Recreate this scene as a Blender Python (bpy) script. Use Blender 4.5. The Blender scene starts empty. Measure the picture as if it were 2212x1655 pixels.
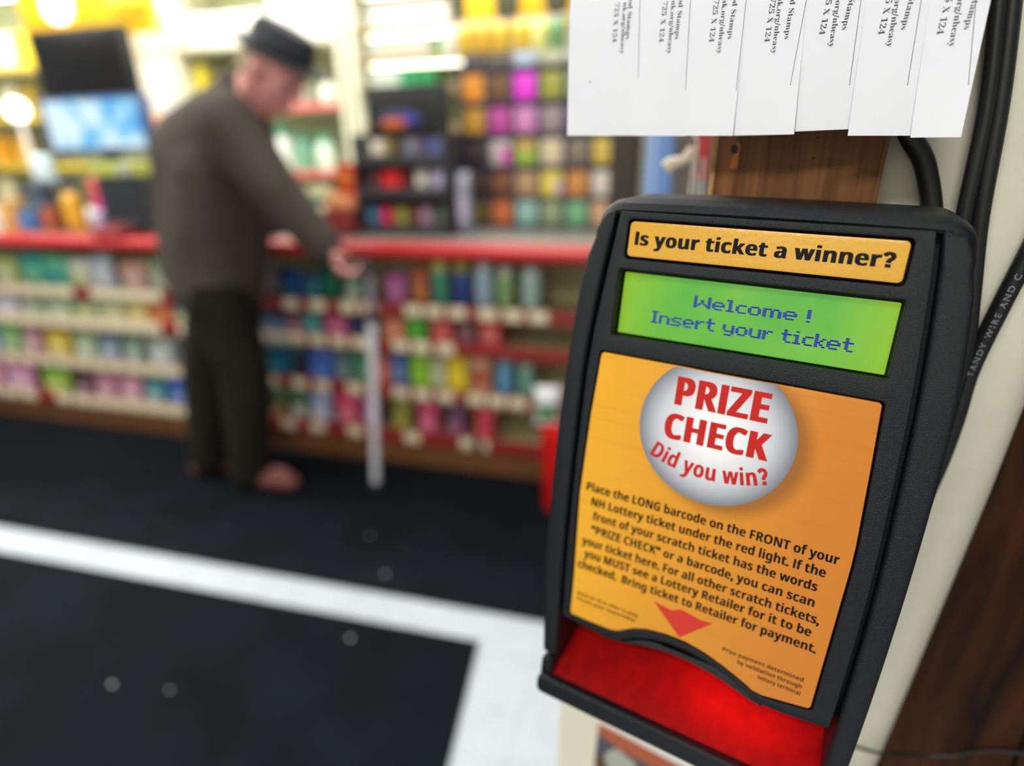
import bpy, bmesh, math, random
from mathutils import Vector, Matrix
random.seed(7)
SC = bpy.context.scene
COL = SC.collection
R_ = math.radians

# ------------------------------------------------------------------ camera
EYE = Vector((0, 0, 1.36))
CR = Vector((0.963567182, 0.26649787, -0.022741382))      # camera right
CD = Vector((0.080778861, -0.371012677, -0.925107761))    # camera down
CF = Vector((-0.254976589, 0.889566455, -0.379033035))    # camera forward
FPX = 1300.0
cam = bpy.data.objects.new('camera', bpy.data.cameras.new('camera'))
COL.objects.link(cam)
cam.matrix_world = Matrix(((CR.x, -CD.x, -CF.x, EYE.x), (CR.y, -CD.y, -CF.y, EYE.y), (CR.z, -CD.z, -CF.z, EYE.z), (0, 0, 0, 1)))
cam.data.sensor_fit = 'HORIZONTAL'
cam.data.sensor_width = 36
cam.data.lens = FPX / 2212 * 36
cam.data.clip_start = 0.01
cam.data.clip_end = 60
cam.data.dof.use_dof = True
cam.data.dof.focus_distance = 0.288
cam.data.dof.aperture_fstop = 2.35
SC.camera = cam

# ------------------------------------------------------------------ world, exposure, room lamps
w = bpy.data.worlds.new('store_ambient'); SC.world = w; w.use_nodes = True
w.node_tree.nodes['Background'].inputs[0].default_value = (0.93, 0.96, 1.0, 1)
w.node_tree.nodes['Background'].inputs[1].default_value = 0.28
SC.view_settings.view_transform = 'Standard'
SC.view_settings.look = 'None'
SC.view_settings.gamma = 1
SC.view_settings.exposure = 0.0
SC.cycles.use_denoising = True
SC.cycles.max_bounces = 6
SC.cycles.sample_clamp_indirect = 4


def area(name, loc, rot, sx, sy, power, col=(1, 1, 1)):
    l = bpy.data.lights.new(name, 'AREA'); l.shape = 'RECTANGLE'; l.size = sx; l.size_y = sy
    l.energy = power; l.color = col
    o = bpy.data.objects.new(name, l); COL.objects.link(o); o.location = loc; o.rotation_euler = rot
    return o


CEIL = 2.75
LAMPS = [(-0.45, -1.15, 1.2, 0.3, 46), (-2.6, -0.2, 1.2, 0.3, 26), (-0.6, 1.45, 1.2, 0.3, 22), (-2.4, 1.45, 1.2, 0.3, 26),
         (-3.9, 1.45, 1.2, 0.3, 34), (-1.1, 2.95, 1.2, 0.3, 30), (-2.7, 2.95, 1.2, 0.3, 34), (-4.2, 2.95, 1.2, 0.3, 34)]
for i, (x, y, sx, sy, p) in enumerate(LAMPS):
    area('ceiling_lamp_light', (x, y, CEIL - 0.09), (0, 0, 0), sx, sy, p, (1.0, 0.985, 0.95))


# ------------------------------------------------------------------ helpers
def ray(px, py):
    return (CR * (px - 1106) + CD * (py - 827.5) + CF * FPX)


def at(px, py, Y):                     # point seen at that pixel on the upright plane y = Y
    d = ray(px, py); return EYE + d * (Y / d.y)


def atz(px, py, z=0.0):
    d = ray(px, py); return EYE + d * ((z - EYE.z) / d.z)


WU = Vector((0.96725, -0.25384, 0)); WN = Vector((0.25384, 0.96725, 0))   # along / into the near post's plane


def wp(px, py, wd):                    # (u, z) in the plane wd metres in front of the eye, parallel to the near post
    d = ray(px, py); q = d * (wd / d.dot(WN)); return q.dot(WU), q.z + EYE.z


def W3(u, z, wd):
    return EYE + WU * u + WN * wd + Vector((0, 0, z - EYE.z))


def srgb(r, g, b):
    f = lambda c: (c / 255 / 12.92) if c <= 10 else ((c / 255 + 0.055) / 1.055) ** 2.4
    return (f(r), f(g), f(b), 1)


MATS = {}


def mat(name, rgb, rough=0.5, metal=0.0, bump=0.0, bscale=200, vary=0.0, vscale=8, spec=0.5, coat=0.0, emit=None, estr=0.0, alpha=1.0, trans=0.0):
    if name in MATS: return MATS[name]
    m = bpy.data.materials.new(name); m.use_nodes = True; MATS[name] = m
    nt = m.node_tree; b = nt.nodes['Principled BSDF']
    c = srgb(*rgb)
    b.inputs['Base Color'].default_value = c
    b.inputs['Roughness'].default_value = rough
    b.inputs['Metallic'].default_value = metal
    b.inputs['Specular IOR Level'].default_value = spec
    b.inputs['Coat Weight'].default_value = coat
    b.inputs['Coat Roughness'].default_value = 0.08
    b.inputs['Transmission Weight'].default_value = trans
    if emit:
        b.inputs['Emission Color'].default_value = srgb(*emit); b.inputs['Emission Strength'].default_value = estr
    tc = nt.nodes.new('ShaderNodeTexCoord')
    if vary > 0:
        n = nt.nodes.new('ShaderNodeTexNoise'); n.inputs['Scale'].default_value = vscale; n.inputs['Detail'].default_value = 5
        mx = nt.nodes.new('ShaderNodeMix'); mx.data_type = 'RGBA'; mx.blend_type = 'MULTIPLY'
        mx.inputs[0].default_value = 1
        rp = nt.nodes.new('ShaderNodeMapRange'); rp.inputs[1].default_value = 0.3; rp.inputs[2].default_value = 0.7
        rp.inputs[3].default_value = 1 - vary; rp.inputs[4].default_value = 1 + vary * 0.4
        nt.links.new(tc.outputs['Object'], n.inputs['Vector']); nt.links.new(n.outputs['Fac'], rp.inputs[0])
        cb = nt.nodes.new('ShaderNodeCombineColor')
        for k in range(3): nt.links.new(rp.outputs[0], cb.inputs[k])
        mx.inputs[6].default_value = c; nt.links.new(cb.outputs[0], mx.inputs[7]); nt.links.new(mx.outputs[2], b.inputs['Base Color'])
    if bump > 0:
        n = nt.nodes.new('ShaderNodeTexNoise'); n.inputs['Scale'].default_value = bscale; n.inputs['Detail'].default_value = 3
        bp = nt.nodes.new('ShaderNodeBump'); bp.inputs['Strength'].default_value = bump; bp.inputs['Distance'].default_value = 0.0006
        nt.links.new(tc.outputs['Object'], n.inputs['Vector']); nt.links.new(n.outputs['Fac'], bp.inputs['Height'])
        nt.links.new(bp.outputs[0], b.inputs['Normal'])
    return m


class MB:                               # gathers shapes into one mesh
    def __init__(s): s.bm = bmesh.new(); s.mats = []

    def mi(s, m):
        if m not in s.mats: s.mats.append(m)
        return s.mats.index(m)

    def add(s, verts, faces, m, T=None):
        k = s.mi(m); vs = [s.bm.verts.new((T @ Vector(v)) if T else v) for v in verts]
        out = []
        for f in faces:
            try:
                fc = s.bm.faces.new([vs[i] for i in f]); fc.material_index = k; out.append(fc)
            except ValueError: pass
        return vs, out

    def box(s, c, d, m, bev=0.0, T=None, seg=2):
        x, y, z = c; a, b, h = d[0] / 2, d[1] / 2, d[2] / 2
        tmp = bmesh.new()
        bmesh.ops.create_cube(tmp, size=1)
        for v in tmp.verts: v.co = Vector((v.co.x * d[0] + x, v.co.y * d[1] + y, v.co.z * d[2] + z))
        if bev > 0: bmesh.ops.bevel(tmp, geom=tmp.edges[:], offset=min(bev, 0.45 * min(d)), segments=seg, affect='EDGES', profile=0.6)
        s.merge(tmp, m, T); tmp.free()

    def merge(s, tmp, m, T=None):
        tmp.verts.index_update()
        s.add([v.co.copy() for v in tmp.verts], [[v.index for v in f.verts] for f in tmp.faces], m, T)

    def sphere(s, c, r, m, T=None, seg=16):
        tmp = bmesh.new(); bmesh.ops.create_uvsphere(tmp, u_segments=seg, v_segments=max(8, seg // 2), radius=1)
        rr = r if hasattr(r, '__len__') else (r, r, r)
        for v in tmp.verts: v.co = Vector((v.co.x * rr[0] + c[0], v.co.y * rr[1] + c[1], v.co.z * rr[2] + c[2]))
        s.merge(tmp, m, T); tmp.free()

    def tube(s, pts, r, m, seg=12, T=None, flat=1.0, up=None, caps=True):
        pts = [Vector(p) for p in pts]; n = len(pts)
        rs = r if hasattr(r, '__len__') else [r] * n
        rings = []; ref = up or Vector((0.123, 0.2, 1)).normalized()
        verts = []
        for i, p in enumerate(pts):
            t = (pts[min(i + 1, n - 1)] - pts[max(i - 1, 0)]).normalized()
            a = t.cross(ref); a = a.normalized() if a.length > 1e-4 else t.orthogonal().normalized()
            b = t.cross(a).normalized()
            for k in range(seg):
                an = 2 * math.pi * k / seg
                verts.append(p + a * math.cos(an) * rs[i] + b * math.sin(an) * rs[i] * flat)
        faces = []
        for i in range(n - 1):
            for k in range(seg):
                k2 = (k + 1) % seg
                faces.append([i * seg + k, i * seg + k2, (i + 1) * seg + k2, (i + 1) * seg + k])
        if caps: faces += [list(range(seg))[::-1], [(n - 1) * seg + k for k in range(seg)]]
        s.add(verts, faces, m, T)

    def lathe(s, prof, m, T=None, seg=20):
        verts, faces = [], []
        for (r, z) in prof:
            for k in range(seg):
                a = 2 * math.pi * k / seg; verts.append((r * math.cos(a), r * math.sin(a), z))
        for i in range(len(prof) - 1):
            for k in range(seg):
                k2 = (k + 1) % seg
                faces.append([i * seg + k, i * seg + k2, (i + 1) * seg + k2, (i + 1) * seg + k])
        faces += [list(range(seg))[::-1], [(len(prof) - 1) * seg + k for k in range(seg)]]
        s.add(verts, faces, m, T)

    def prism(s, poly, z0, z1, m, T=None):          # poly in xy, extruded along z
        n = len(poly)
        verts = [(x, y, z0) for x, y in poly] + [(x, y, z1) for x, y in poly]
        faces = [list(range(n))[::-1], [n + i for i in range(n)]] + [[i, (i + 1) % n, n + (i + 1) % n, n + i] for i in range(n)]
        s.add(verts, faces, m, T)

    def slab(s, outline, holes, z0, z1, m, bev=0.0, T=None):   # 2D outline with holes, thickness along z, rounded edges
        cu = bpy.data.curves.new('slab', 'CURVE'); cu.dimensions = '2D'; cu.fill_mode = 'BOTH'
        for poly in [outline] + list(holes):
            sp = cu.splines.new('POLY'); sp.points.add(len(poly) - 1); sp.use_cyclic_u = True
            for i, p in enumerate(poly): sp.points[i].co = (p[0], p[1], 0, 1)
        cu.extrude = max(0.0, (z1 - z0) / 2 - bev); cu.bevel_depth = bev; cu.bevel_resolution = 2; cu.offset = -bev
        o = bpy.data.objects.new('slab', cu); COL.objects.link(o)
        me = bpy.data.meshes.new_from_object(o)
        zm = (z0 + z1) / 2
        S = Matrix.Translation((0, 0, zm))
        s.add([S @ v.co for v in me.vertices], [list(p.vertices) for p in me.polygons], m, T)
        bpy.data.objects.remove(o); bpy.data.curves.remove(cu); bpy.data.meshes.remove(me)

    def build(s, name, parent=None, smooth=True, angle=40, mods=None):
        bm = s.bm
        bmesh.ops.remove_doubles(bm, verts=bm.verts[:], dist=1e-6)
        bmesh.ops.recalc_face_normals(bm, faces=bm.faces[:])
        me = bpy.data.meshes.new(name); bm.to_mesh(me); bm.free()
        for m in s.mats: me.materials.append(m)
        o = bpy.data.objects.new(name, me); COL.objects.link(o)
        if parent is not None: o.parent = parent
        if smooth:
            for p in me.polygons: p.use_smooth = True
            try: me.set_sharp_from_angle(angle=R_(angle))
            except Exception: pass
        return o


def tag(o, label=None, cat=None, group=None, kind=None):
    if label: o['label'] = label
    if cat: o['category'] = cat
    if group: o['group'] = group
    if kind: o['kind'] = kind
    return o


def empty(name, loc, label, cat, group=None, rot=None):
    o = bpy.data.objects.new(name, None); COL.objects.link(o); o.empty_display_size = 0.05
    o.location = loc
    if rot is not None: o.rotation_euler = rot
    return tag(o, label, cat, group)


def recenter(o, loc):
    """put a one-mesh thing's origin at its base"""
    loc = Vector(loc)
    o.data.transform(Matrix.Translation(-loc)); o.location = loc
    return o


# ------------------------------------------------------------------ lettering
GL = {}


def gmap(c, st):
    if st == 'B':
        if c == 'I': c = 'l'
        if 'A' <= c <= 'Z': return chr(0x1D5D4 + ord(c) - 65), 0
        if 'a' <= c <= 'z': return chr(0x1D5EE + ord(c) - 97), 0
        if '0' <= c <= '9': return chr(0x1D7EC + ord(c) - 48), 0
        return c, 0.035
    if st == 'S':
        if 'A' <= c <= 'Z': return chr(0x1D400 + ord(c) - 65), -0.009
        if 'a' <= c <= 'z': return chr(0x1D41A + ord(c) - 97), -0.009
        if '0' <= c <= '9': return chr(0x1D7CE + ord(c) - 48), -0.009
        return c, 0.0
    return c, 0.008


def raw(body, off):
    cu = bpy.data.curves.new('g', 'FONT'); cu.body = body; cu.offset = off; cu.resolution_u = 4
    o = bpy.data.objects.new('g', cu); COL.objects.link(o)
    me = bpy.data.meshes.new_from_object(o)
    v = [(p.co.x, p.co.y) for p in me.vertices]; f = [list(p.vertices) for p in me.polygons]
    bpy.data.objects.remove(o); bpy.data.curves.remove(cu); bpy.data.meshes.remove(me)
    return v, f


def question():
    """a heavy question mark: a thick hook and a square dot"""
    path = [(-.17 + .0, .50), (-.10, .575), (.0, .60), (.12, .565), (.165, .47), (.13, .385), (.05, .33), (.01, .27), (.005, .20)]
    hw = .068; v = []; f = []
    for i, p in enumerate(path):
        a = path[max(i - 1, 0)]; b = path[min(i + 1, len(path) - 1)]
        tx, ty = b[0] - a[0], b[1] - a[1]; L = math.hypot(tx, ty); nx, ny = -ty / L, tx / L
        v += [(p[0] + nx * hw + .25, p[1] + ny * hw), (p[0] - nx * hw + .25, p[1] - ny * hw)]
    for i in range(len(path) - 1): f.append([2 * i, 2 * i + 1, 2 * i + 3, 2 * i + 2])
    k = len(v); v += [(.18, 0), (.335, 0), (.335, .15), (.18, .15)]; f.append([k, k + 1, k + 2, k + 3])
    return v, f, .52


def glyph(c, st):
    k = (c, st)
    if k in GL: return GL[k]
    if st == 'B' and c == '?':
        v, f, a = question(); q = caph('B') / .665
        GL[k] = ([(x * q, y * q) for x, y in v], f, a * q); return GL[k]
    if c == ' ':
        GL[k] = ([], [], 0.27); return GL[k]
    g, off = gmap(c, st)
    v, f = raw(g, off); v2, _ = raw(g + g, off)
    if not v: GL[k] = ([], [], 0.3); return GL[k]
    if st == 'B' and c == 'I':
        q = caph('B') / max(p[1] for p in v); v = [(x, y * q) for x, y in v]
    w1 = max(p[0] for p in v) - min(p[0] for p in v); w2 = max(p[0] for p in v2) - min(p[0] for p in v2)
    GL[k] = (v, f, w2 - w1)
    return GL[k]


CAPH = {}


def caph(st):
    if st not in CAPH:
        v = glyph('H', st)[0]; CAPH[st] = max(p[1] for p in v)
    return CAPH[st]


def layout(txt, st, track=0.0):
    x = 0; out = []
    for c in txt:
        v, f, a = glyph(c, st); out.append((x, v, f, a)); x += a + track
    return out, x - track


def write(mb, txt, st, fn, cap, width=None, track=0.0, m=None, align='L', bold=(), lift=Vector((0, -9e-6, 0))):
    """fn(x, y) -> 3D point, y upwards from the baseline, same unit as cap/width"""
    out, tw = layout(txt, st, track); s = cap / caph(st); sx = s if width is None else width / tw
    off = {'L': 0, 'C': -tw * sx / 2, 'R': -tw * sx}[align]
    for (x, v, f, a) in out:
        for q, e in enumerate((0,) + tuple(bold)) if v else ():
            mb.add([fn(off + (x + p[0]) * sx + e, p[1] * s) + lift * q for p in v], f, m)
    return tw * sx


# ------------------------------------------------------------------ colours
PLASTIC = mat('charcoal_plastic', (16, 20, 25), 0.38, bump=0.7, bscale=1900, vary=0.12, vscale=60, spec=.32)
PLASTIC_D = mat('groove_black_plastic', (14, 15, 17), 0.6)
PLASTIC_IN = mat('inner_black_plastic', (30, 32, 35), 0.5, bump=0.3, bscale=1500)
INK = mat('black_ink', (7, 5, 4), 0.6, spec=.2)
REDINK = mat('red_ink', (186, 28, 20), 0.5, spec=.3)
PAPER = mat('white_paper', (228, 229, 236), 0.75, bump=0.08, bscale=400)
PRINT = mat('grey_black_print', (66, 64, 74), 0.7)
CREAM = mat('cream_paint', (216, 212, 192), 0.5, vary=0.10, vscale=14, bump=0.12, bscale=60)
BLACKRUB = mat('black_cable_rubber', (22, 23, 25), 0.38, vary=0.1, vscale=90)
MAT_R = mat('black_rubber_mat', (15, 21, 27), 0.85, bump=0.6, bscale=260, vary=0.4, vscale=3.5, spec=0.12)
STEEL = mat('grey_steel', (150, 152, 155), 0.35, metal=0.8)
WHITE_M = mat('white_metal', (235, 235, 228), 0.4)
SHELF_C = mat('cream_shelf_metal', (196, 186, 140), 0.5)
RED_RAIL = mat('red_price_rail', (150, 44, 44), 0.4)
RED_EDGE = mat('red_counter_edge', (196, 24, 30), 0.35, coat=0.2)
TAGM = mat('cream_price_tag', (238, 226, 192), 0.6)
WOODK = mat('brown_wood_kick', (128, 84, 48), 0.55, vary=0.2, vscale=9)
BLK = mat('matt_black_panel', (24, 26, 27), 0.5)
BLK2 = mat('dark_grey_plastic', (58, 60, 62), 0.5)


def wood(name, a, b, scale, stretch, rough=0.55, axis=2):
    if name in MATS: return MATS[name]
    m = bpy.data.materials.new(name); m.use_nodes = True; MATS[name] = m
    nt = m.node_tree; p = nt.nodes['Principled BSDF']; p.inputs['Roughness'].default_value = rough
    p.inputs['Specular IOR Level'].default_value = 0.12
    tc = nt.nodes.new('ShaderNodeTexCoord'); mp = nt.nodes.new('ShaderNodeMapping')
    sc = [scale, scale, scale]; sc[axis] = scale * stretch; mp.inputs['Scale'].default_value = sc
    n = nt.nodes.new('ShaderNodeTexNoise'); n.inputs['Scale'].default_value = 1; n.inputs['Detail'].default_value = 7; n.inputs['Distortion'].default_value = 0.6
    r = nt.nodes.new('ShaderNodeValToRGB'); r.color_ramp.elements[0].position = 0.33; r.color_ramp.elements[1].position = 0.70
    r.color_ramp.elements[0].color = srgb(*a); r.color_ramp.elements[1].color = srgb(*b)
    bp = nt.nodes.new('ShaderNodeBump'); bp.inputs['Strength'].default_value = 0.25; bp.inputs['Distance'].default_value = 0.001
    nt.links.new(tc.outputs['Object'], mp.inputs[0]); nt.links.new(mp.outputs[0], n.inputs['Vector'])
    nt.links.new(n.outputs['Fac'], r.inputs[0]); nt.links.new(r.outputs[0], p.inputs['Base Color'])
    nt.links.new(n.outputs['Fac'], bp.inputs['Height']); nt.links.new(bp.outputs[0], p.inputs['Normal'])
    return m


BOARD = wood('brown_stained_board', (92, 62, 40), (128, 88, 56), 160, 0.05)
BOARD_EDGE = mat('raw_wood_edge', (176, 138, 84), 0.7, vary=0.3, vscale=120)
PANELW = wood('dark_wood_panelling', (16, 8, 4), (72, 37, 12), 38, 0.16)


def floor_mat():
    m = bpy.data.materials.new('white_vinyl_tile'); m.use_nodes = True
    nt = m.node_tree; p = nt.nodes['Principled BSDF']; p.inputs['Roughness'].default_value = 0.45
    tc = nt.nodes.new('ShaderNodeTexCoord'); b = nt.nodes.new('ShaderNodeTexBrick'); b.offset = 0
    b.inputs['Scale'].default_value = 1; b.inputs['Brick Width'].default_value = 0.305; b.inputs['Row Height'].default_value = 0.305
    b.inputs['Mortar Size'].default_value = 0.0022
    b.inputs['Color1'].default_value = srgb(194, 202, 210); b.inputs['Color2'].default_value = srgb(190, 198, 206); b.inputs['Mortar'].default_value = srgb(176, 180, 186)
    n = nt.nodes.new('ShaderNodeTexNoise'); n.inputs['Scale'].default_value = 9; n.inputs['Detail'].default_value = 6
    mr = nt.nodes.new('ShaderNodeMapRange'); mr.inputs[1].default_value = .3; mr.inputs[2].default_value = .7; mr.inputs[3].default_value = .9; mr.inputs[4].default_value = 1.02
    mx = nt.nodes.new('ShaderNodeMix'); mx.data_type = 'RGBA'; mx.blend_type = 'MULTIPLY'; mx.inputs[0].default_value = 1
    cb = nt.nodes.new('ShaderNodeCombineColor')
    nt.links.new(tc.outputs['Object'], b.inputs['Vector']); nt.links.new(tc.outputs['Object'], n.inputs['Vector']); nt.links.new(n.outputs['Fac'], mr.inputs[0])
    for k in range(3): nt.links.new(mr.outputs[0], cb.inputs[k])
    nt.links.new(b.outputs['Color'], mx.inputs[6]); nt.links.new(cb.outputs[0], mx.inputs[7]); nt.links.new(mx.outputs[2], p.inputs['Base Color'])
    return m


# ================================================================== THE SETTING
def struct(mb, name, **k):
    o = mb.build(name, **k); o['kind'] = 'structure'; return o


mb = MB(); mb.box((-1.6, 1.1, -0.05), (8.2, 5.6, 0.1), floor_mat()); struct(mb, 'floor')
mb = MB(); mb.box((-1.6, 1.1, CEIL + 0.05), (8.2, 5.6, 0.1), mat('ceiling_tile', (225, 224, 218), 0.8, vary=0.05)); struct(mb, 'ceiling')
mb = MB(); mb.box((-1.6, 3.85, CEIL / 2), (8.2, 0.1, CEIL), mat('back_wall_paint', (205, 200, 170), 0.7, vary=0.05)); struct(mb, 'wall_back')
mb = MB(); mb.box((-1.6, -1.75, CEIL / 2), (8.2, 0.1, CEIL), mat('front_wall_paint', (196, 194, 186), 0.7, vary=0.05)); struct(mb, 'wall_front')

for i, (x, y, sx, sy, p) in enumerate(LAMPS):        # the fittings that hold the lamps
    t = empty('ceiling_light', (x, y, CEIL), 'white fluorescent ceiling fitting over the shop floor', 'ceiling light', 'ceiling fluorescent fittings')
    mb = MB(); mb.box((0, 0, -0.035), (sx + 0.06, sy + 0.06, 0.07), WHITE_M, 0.008); mb.build('lamp_housing', t)
    mb = MB(); mb.box((0, 0, -0.074), (sx, sy, 0.008), mat('lit_diffuser', (255, 255, 250), 0.5, emit=(255, 252, 242), estr=2.2), 0.002); mb.build('diffuser', t)

# rubber mats on the white tiles
mb = MB(); mb.slab([(-4.6, 1.325), (-0.12, 1.375), (-0.12, 2.19), (-4.6, 2.19)], [], 0.0005, 0.009, MAT_R, 0.003)
o = mb.build('floor_mat'); recenter(o, (-2.4, 1.75, 0.0005)); tag(o, 'long black rubber mat in front of the candy counter, under the man', 'mat')
mb = MB(); mb.slab([(-4.2, 1.195), (-0.478, 1.250), (-0.43, 0.88), (-0.40, -0.9), (-4.2, -0.9)], [], 0.0005, 0.009, MAT_R, 0.003)
o = mb.build('floor_mat'); recenter(o, (-2.3, 0.2, 0.0005)); tag(o, 'black rubber mat in the near left corner, bordered by white tile', 'mat')
SCR = mat('pale_scrap', (225, 225, 230), 0.35)
for px, py, s, lab in [(800, 1157, .006, 'tiny faint scrap on the mat nearest to the cane tip'), (832, 1241, .009, 'tiny pale scrap on the mat just above the white tile strip'),
                       (757, 1380, .010, 'tiny bright scrap on the near mat just below the white tile strip'), (243, 1480, .010, 'tiny grey scrap on the near mat towards the left edge'),
                       (367, 1492, .007, 'tiny dim scrap on the near mat beside the grey scrap')]:
    p = atz(px, py, 0.009); mb = MB(); mb.sphere((0, 0, s * .28), (s * .62, s * .5, s * .3), SCR, seg=8)
    o = mb.build('paper_scrap'); o.location = p; tag(o, lab, 'scrap')

# ================================================================== CANDY COUNTER
YC = 2.14
ROWS = [(0.70, 0.755), (0.548, 0.602), (0.335, 0.392), (0.122, 0.186)]
YB = 2.40


def counter_unit(x0, x1, label, tags):
    t = empty('candy_counter', ((x0 + x1) / 2, YC + .2, 0), label, 'counter', 'candy counter units')
    L = Vector(t.location)

    def B(mb, c, d, m, bev=0.0): mb.box((c[0] - L.x, c[1] - L.y, c[2] - L.z), d, m, bev)
    W = x1 - x0; xm = (x0 + x1) / 2
    mb = MB(); B(mb, (xm, YC + 0.06, 0.058), (W, 0.10, 0.116), WOODK, 0.004); mb.build('kick_board', t)
    mb = MB(); B(mb, (xm, YB + .02, 0.52), (W, 0.03, 0.77), SHELF_C); mb.build('back_panel', t)
    for x in (x0 + .012, x1 - .012):
        mb = MB(); B(mb, (x, (YC + YB) / 2 + .01, 0.52), (0.022, YB - YC - .02, 0.77), SHELF_C, 0.003); mb.build('end_panel', t)
    for r, (z0, z1) in enumerate(ROWS):
        mb = MB(); B(mb, (xm, (YC + YB) / 2 + .01, z0 + 0.016), (W - .05, YB - YC - .03, 0.014), SHELF_C, 0.002); mb.build('shelf', t)
        mb = MB(); B(mb, (xm, YC - 0.004, (z0 + z1) / 2), (W - .004, 0.012, z1 - z0), RED_RAIL, 0.003); rail = mb.build('price_rail', t)
        for (tx, tw, th) in tags[r]:
            mb = MB(); B(mb, (tx, YC - 0.0125, (z0 + z1) / 2 + 0.002), (tw, 0.004, th), TAGM, 0.0012); tg = mb.build('price_tag', rail)
    return t


def xs(px, row):          # x along the counter front under pixel column px, at that rail
    z = sum(ROWS[row]) / 2
    # intersect by short search along the image column
    lo, hi = 300, 1300
    for _ in range(30):
        mid = (lo + hi) / 2
        if at(px, mid, YC).z > z: lo = mid
        else: hi = mid
    return at(px, lo, YC).x


TL = []; TR = []
for r in range(4):
    l = []
    for k, px in enumerate(range(-160, 560, 38)):
        if (r, k) in [(0, 9), (1, 14), (0, 14), (2, 17), (3, 7)]: continue
        l.append((xs(px, r), 0.098, 0.05 if r < 3 else 0.056))
    TL.append(l)
TRP = [[632, 690, 755, 800, 895, 940, 990, 1055, 1110, 1165], [575, 610, 645, 690, 735, 780, 868, 912, 965], [590, 650, 700, 770, 868, 915, 965, 1030, 1075, 1120, 1185], [628, 690, 770, 893, 1020, 1040]]
for r in range(4): TR.append([(xs(px, r), 0.072 if px != 1020 else .1, 0.047) for px in TRP[r]])
XS = -1.93
counter_unit(-4.35, XS - .004, 'left candy counter unit with nearly unbroken rows of cream price tags', TL)
counter_unit(XS + .004, -0.10, 'right candy counter unit with red price rails, behind the white cane', TR)

t = empty('countertop', (-2.2, 2.4, 0.945), 'long red-edged countertop above the candy shelves', 'countertop')
mb = MB(); mb.box((0, .04, 0.03), (4.3, .62, .05), mat('grey_laminate', (152, 148, 140), 0.35), 0.004); mb.build('top_board', t)
for x0, x1, m_ in [(-2.15, 0.27, 0), (0.274, 2.15, 1)]:
    mb = MB(); mb.tube([((x0), -.318, .0265), (x1, -.318, .0265)], 0.0285, RED_EDGE, 16); mb.box(((x0 + x1) / 2, -.29, .0265), (x1 - x0, .05, .056), RED_EDGE, .004); mb.build('red_edging', t)
mb = MB(); mb.box((0, .10, -.012), (4.26, .44, .026), mat('dark_underside', (40, 34, 28), 0.7)); mb.build('under_panel', t)
CT = 1.0002


# ------------------------------------------------------------------ goods
def m_rgb(rgb, rough=0.38):
    return mat('print_%d_%d_%d' % rgb, rgb, rough, coat=0.15, vary=0.06, vscale=30)


def make_box(w_, d_, h_, c, c2):
    mb = MB(); mb.box((0, 0, h_ / 2), (w_, d_, h_), c, min(.004, .2 * min(w_, d_, h_)))
    mb.box((0, -d_ / 2 - .0004, h_ * .55), (w_ * .8, .0012, h_ * .42), c2)
    return mb


def make_bag(w_, d_, h_, c, c2):
    mb = MB(); nx, nz = 8, 8; vs = []; fs = []
    for side in (-1, 1):
        for j in range(nz + 1):
            for i in range(nx + 1):
                u, v = i / nx * 2 - 1, j / nz * 2 - 1
                bul = (max(0, 1 - u ** 4) * max(0, 1 - v ** 4)) ** .6
                vs.append((u * w_ / 2 * (1 - .06 * (1 - v * v)), side * (d_ / 2 * bul + .0008), (v + 1) / 2 * h_))
    n1 = (nx + 1) * (nz + 1)
    for s_ in range(2):
        for j in range(nz):
            for i in range(nx):
                a = s_ * n1 + j * (nx + 1) + i; q = [a, a + 1, a + nx + 2, a + nx + 1]
                fs.append((q if s_ == 0 else q[::-1], 2 <= j <= 4 and 1 <= i <= 6 and s_ == 0))
    for i in range(nx):
        for j in (0, nz):
            a = j * (nx + 1) + i; fs.append(([a, a + n1, a + n1 + 1, a + 1], False))
    for j in range(nz):
        for i in (0, nx):
            a = j * (nx + 1) + i; fs.append(([a, a + nx + 1, a + nx + 1 + n1, a + n1], False))
    k1, k2 = mb.mi(c), mb.mi(c2); bv = [mb.bm.verts.new(v) for v in vs]
    for f, lab in fs:
        fc = mb.bm.faces.new([bv[i] for i in f]); fc.material_index = k2 if lab else k1
    return mb


def make_jar(w_, d_, h_, c, c2):
    r = w_ / 2; mb = MB()
    mb.lathe([(r * .9, 0), (r, h_ * .04), (r, h_ * .70), (r * .8, h_ * .8)], c)
    mb.lathe([(r * .84, h_ * .78), (r * .86, h_ * .80), (r * .86, h_ * .985), (r * .8, h_)], c2)
    return mb


def make_ball(w_, d_, h_, c, c2):
    mb = MB(); mb.sphere((0, 0, h_ * .47), (w_ / 2, d_ / 2, h_ * .47), c); mb.tube([(0, 0, h_ * .9), (0, 0, h_)], w_ * .12, c2, 10)
    return mb


MAKE = {'box': make_box, 'bag': make_bag, 'jar': make_jar, 'ball': make_ball}
CATS = {'box': 'box', 'bag': 'bag', 'jar': 'jar', 'ball': 'jar'}


def goods(name, kind, x, y, z, w_, d_, h_, rgb, rgb2, label, group, rot=0.0, cat=None):
    o = MAKE[kind](w_, d_, h_, m_rgb(rgb), m_rgb(rgb2)).build(name)
    o.location = (x, y, z); o.rotation_euler = (0, 0, rot)
    return tag(o, label, cat or CATS[kind], group)


ORD = ['top', 'second', 'third', 'bottom']
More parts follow.
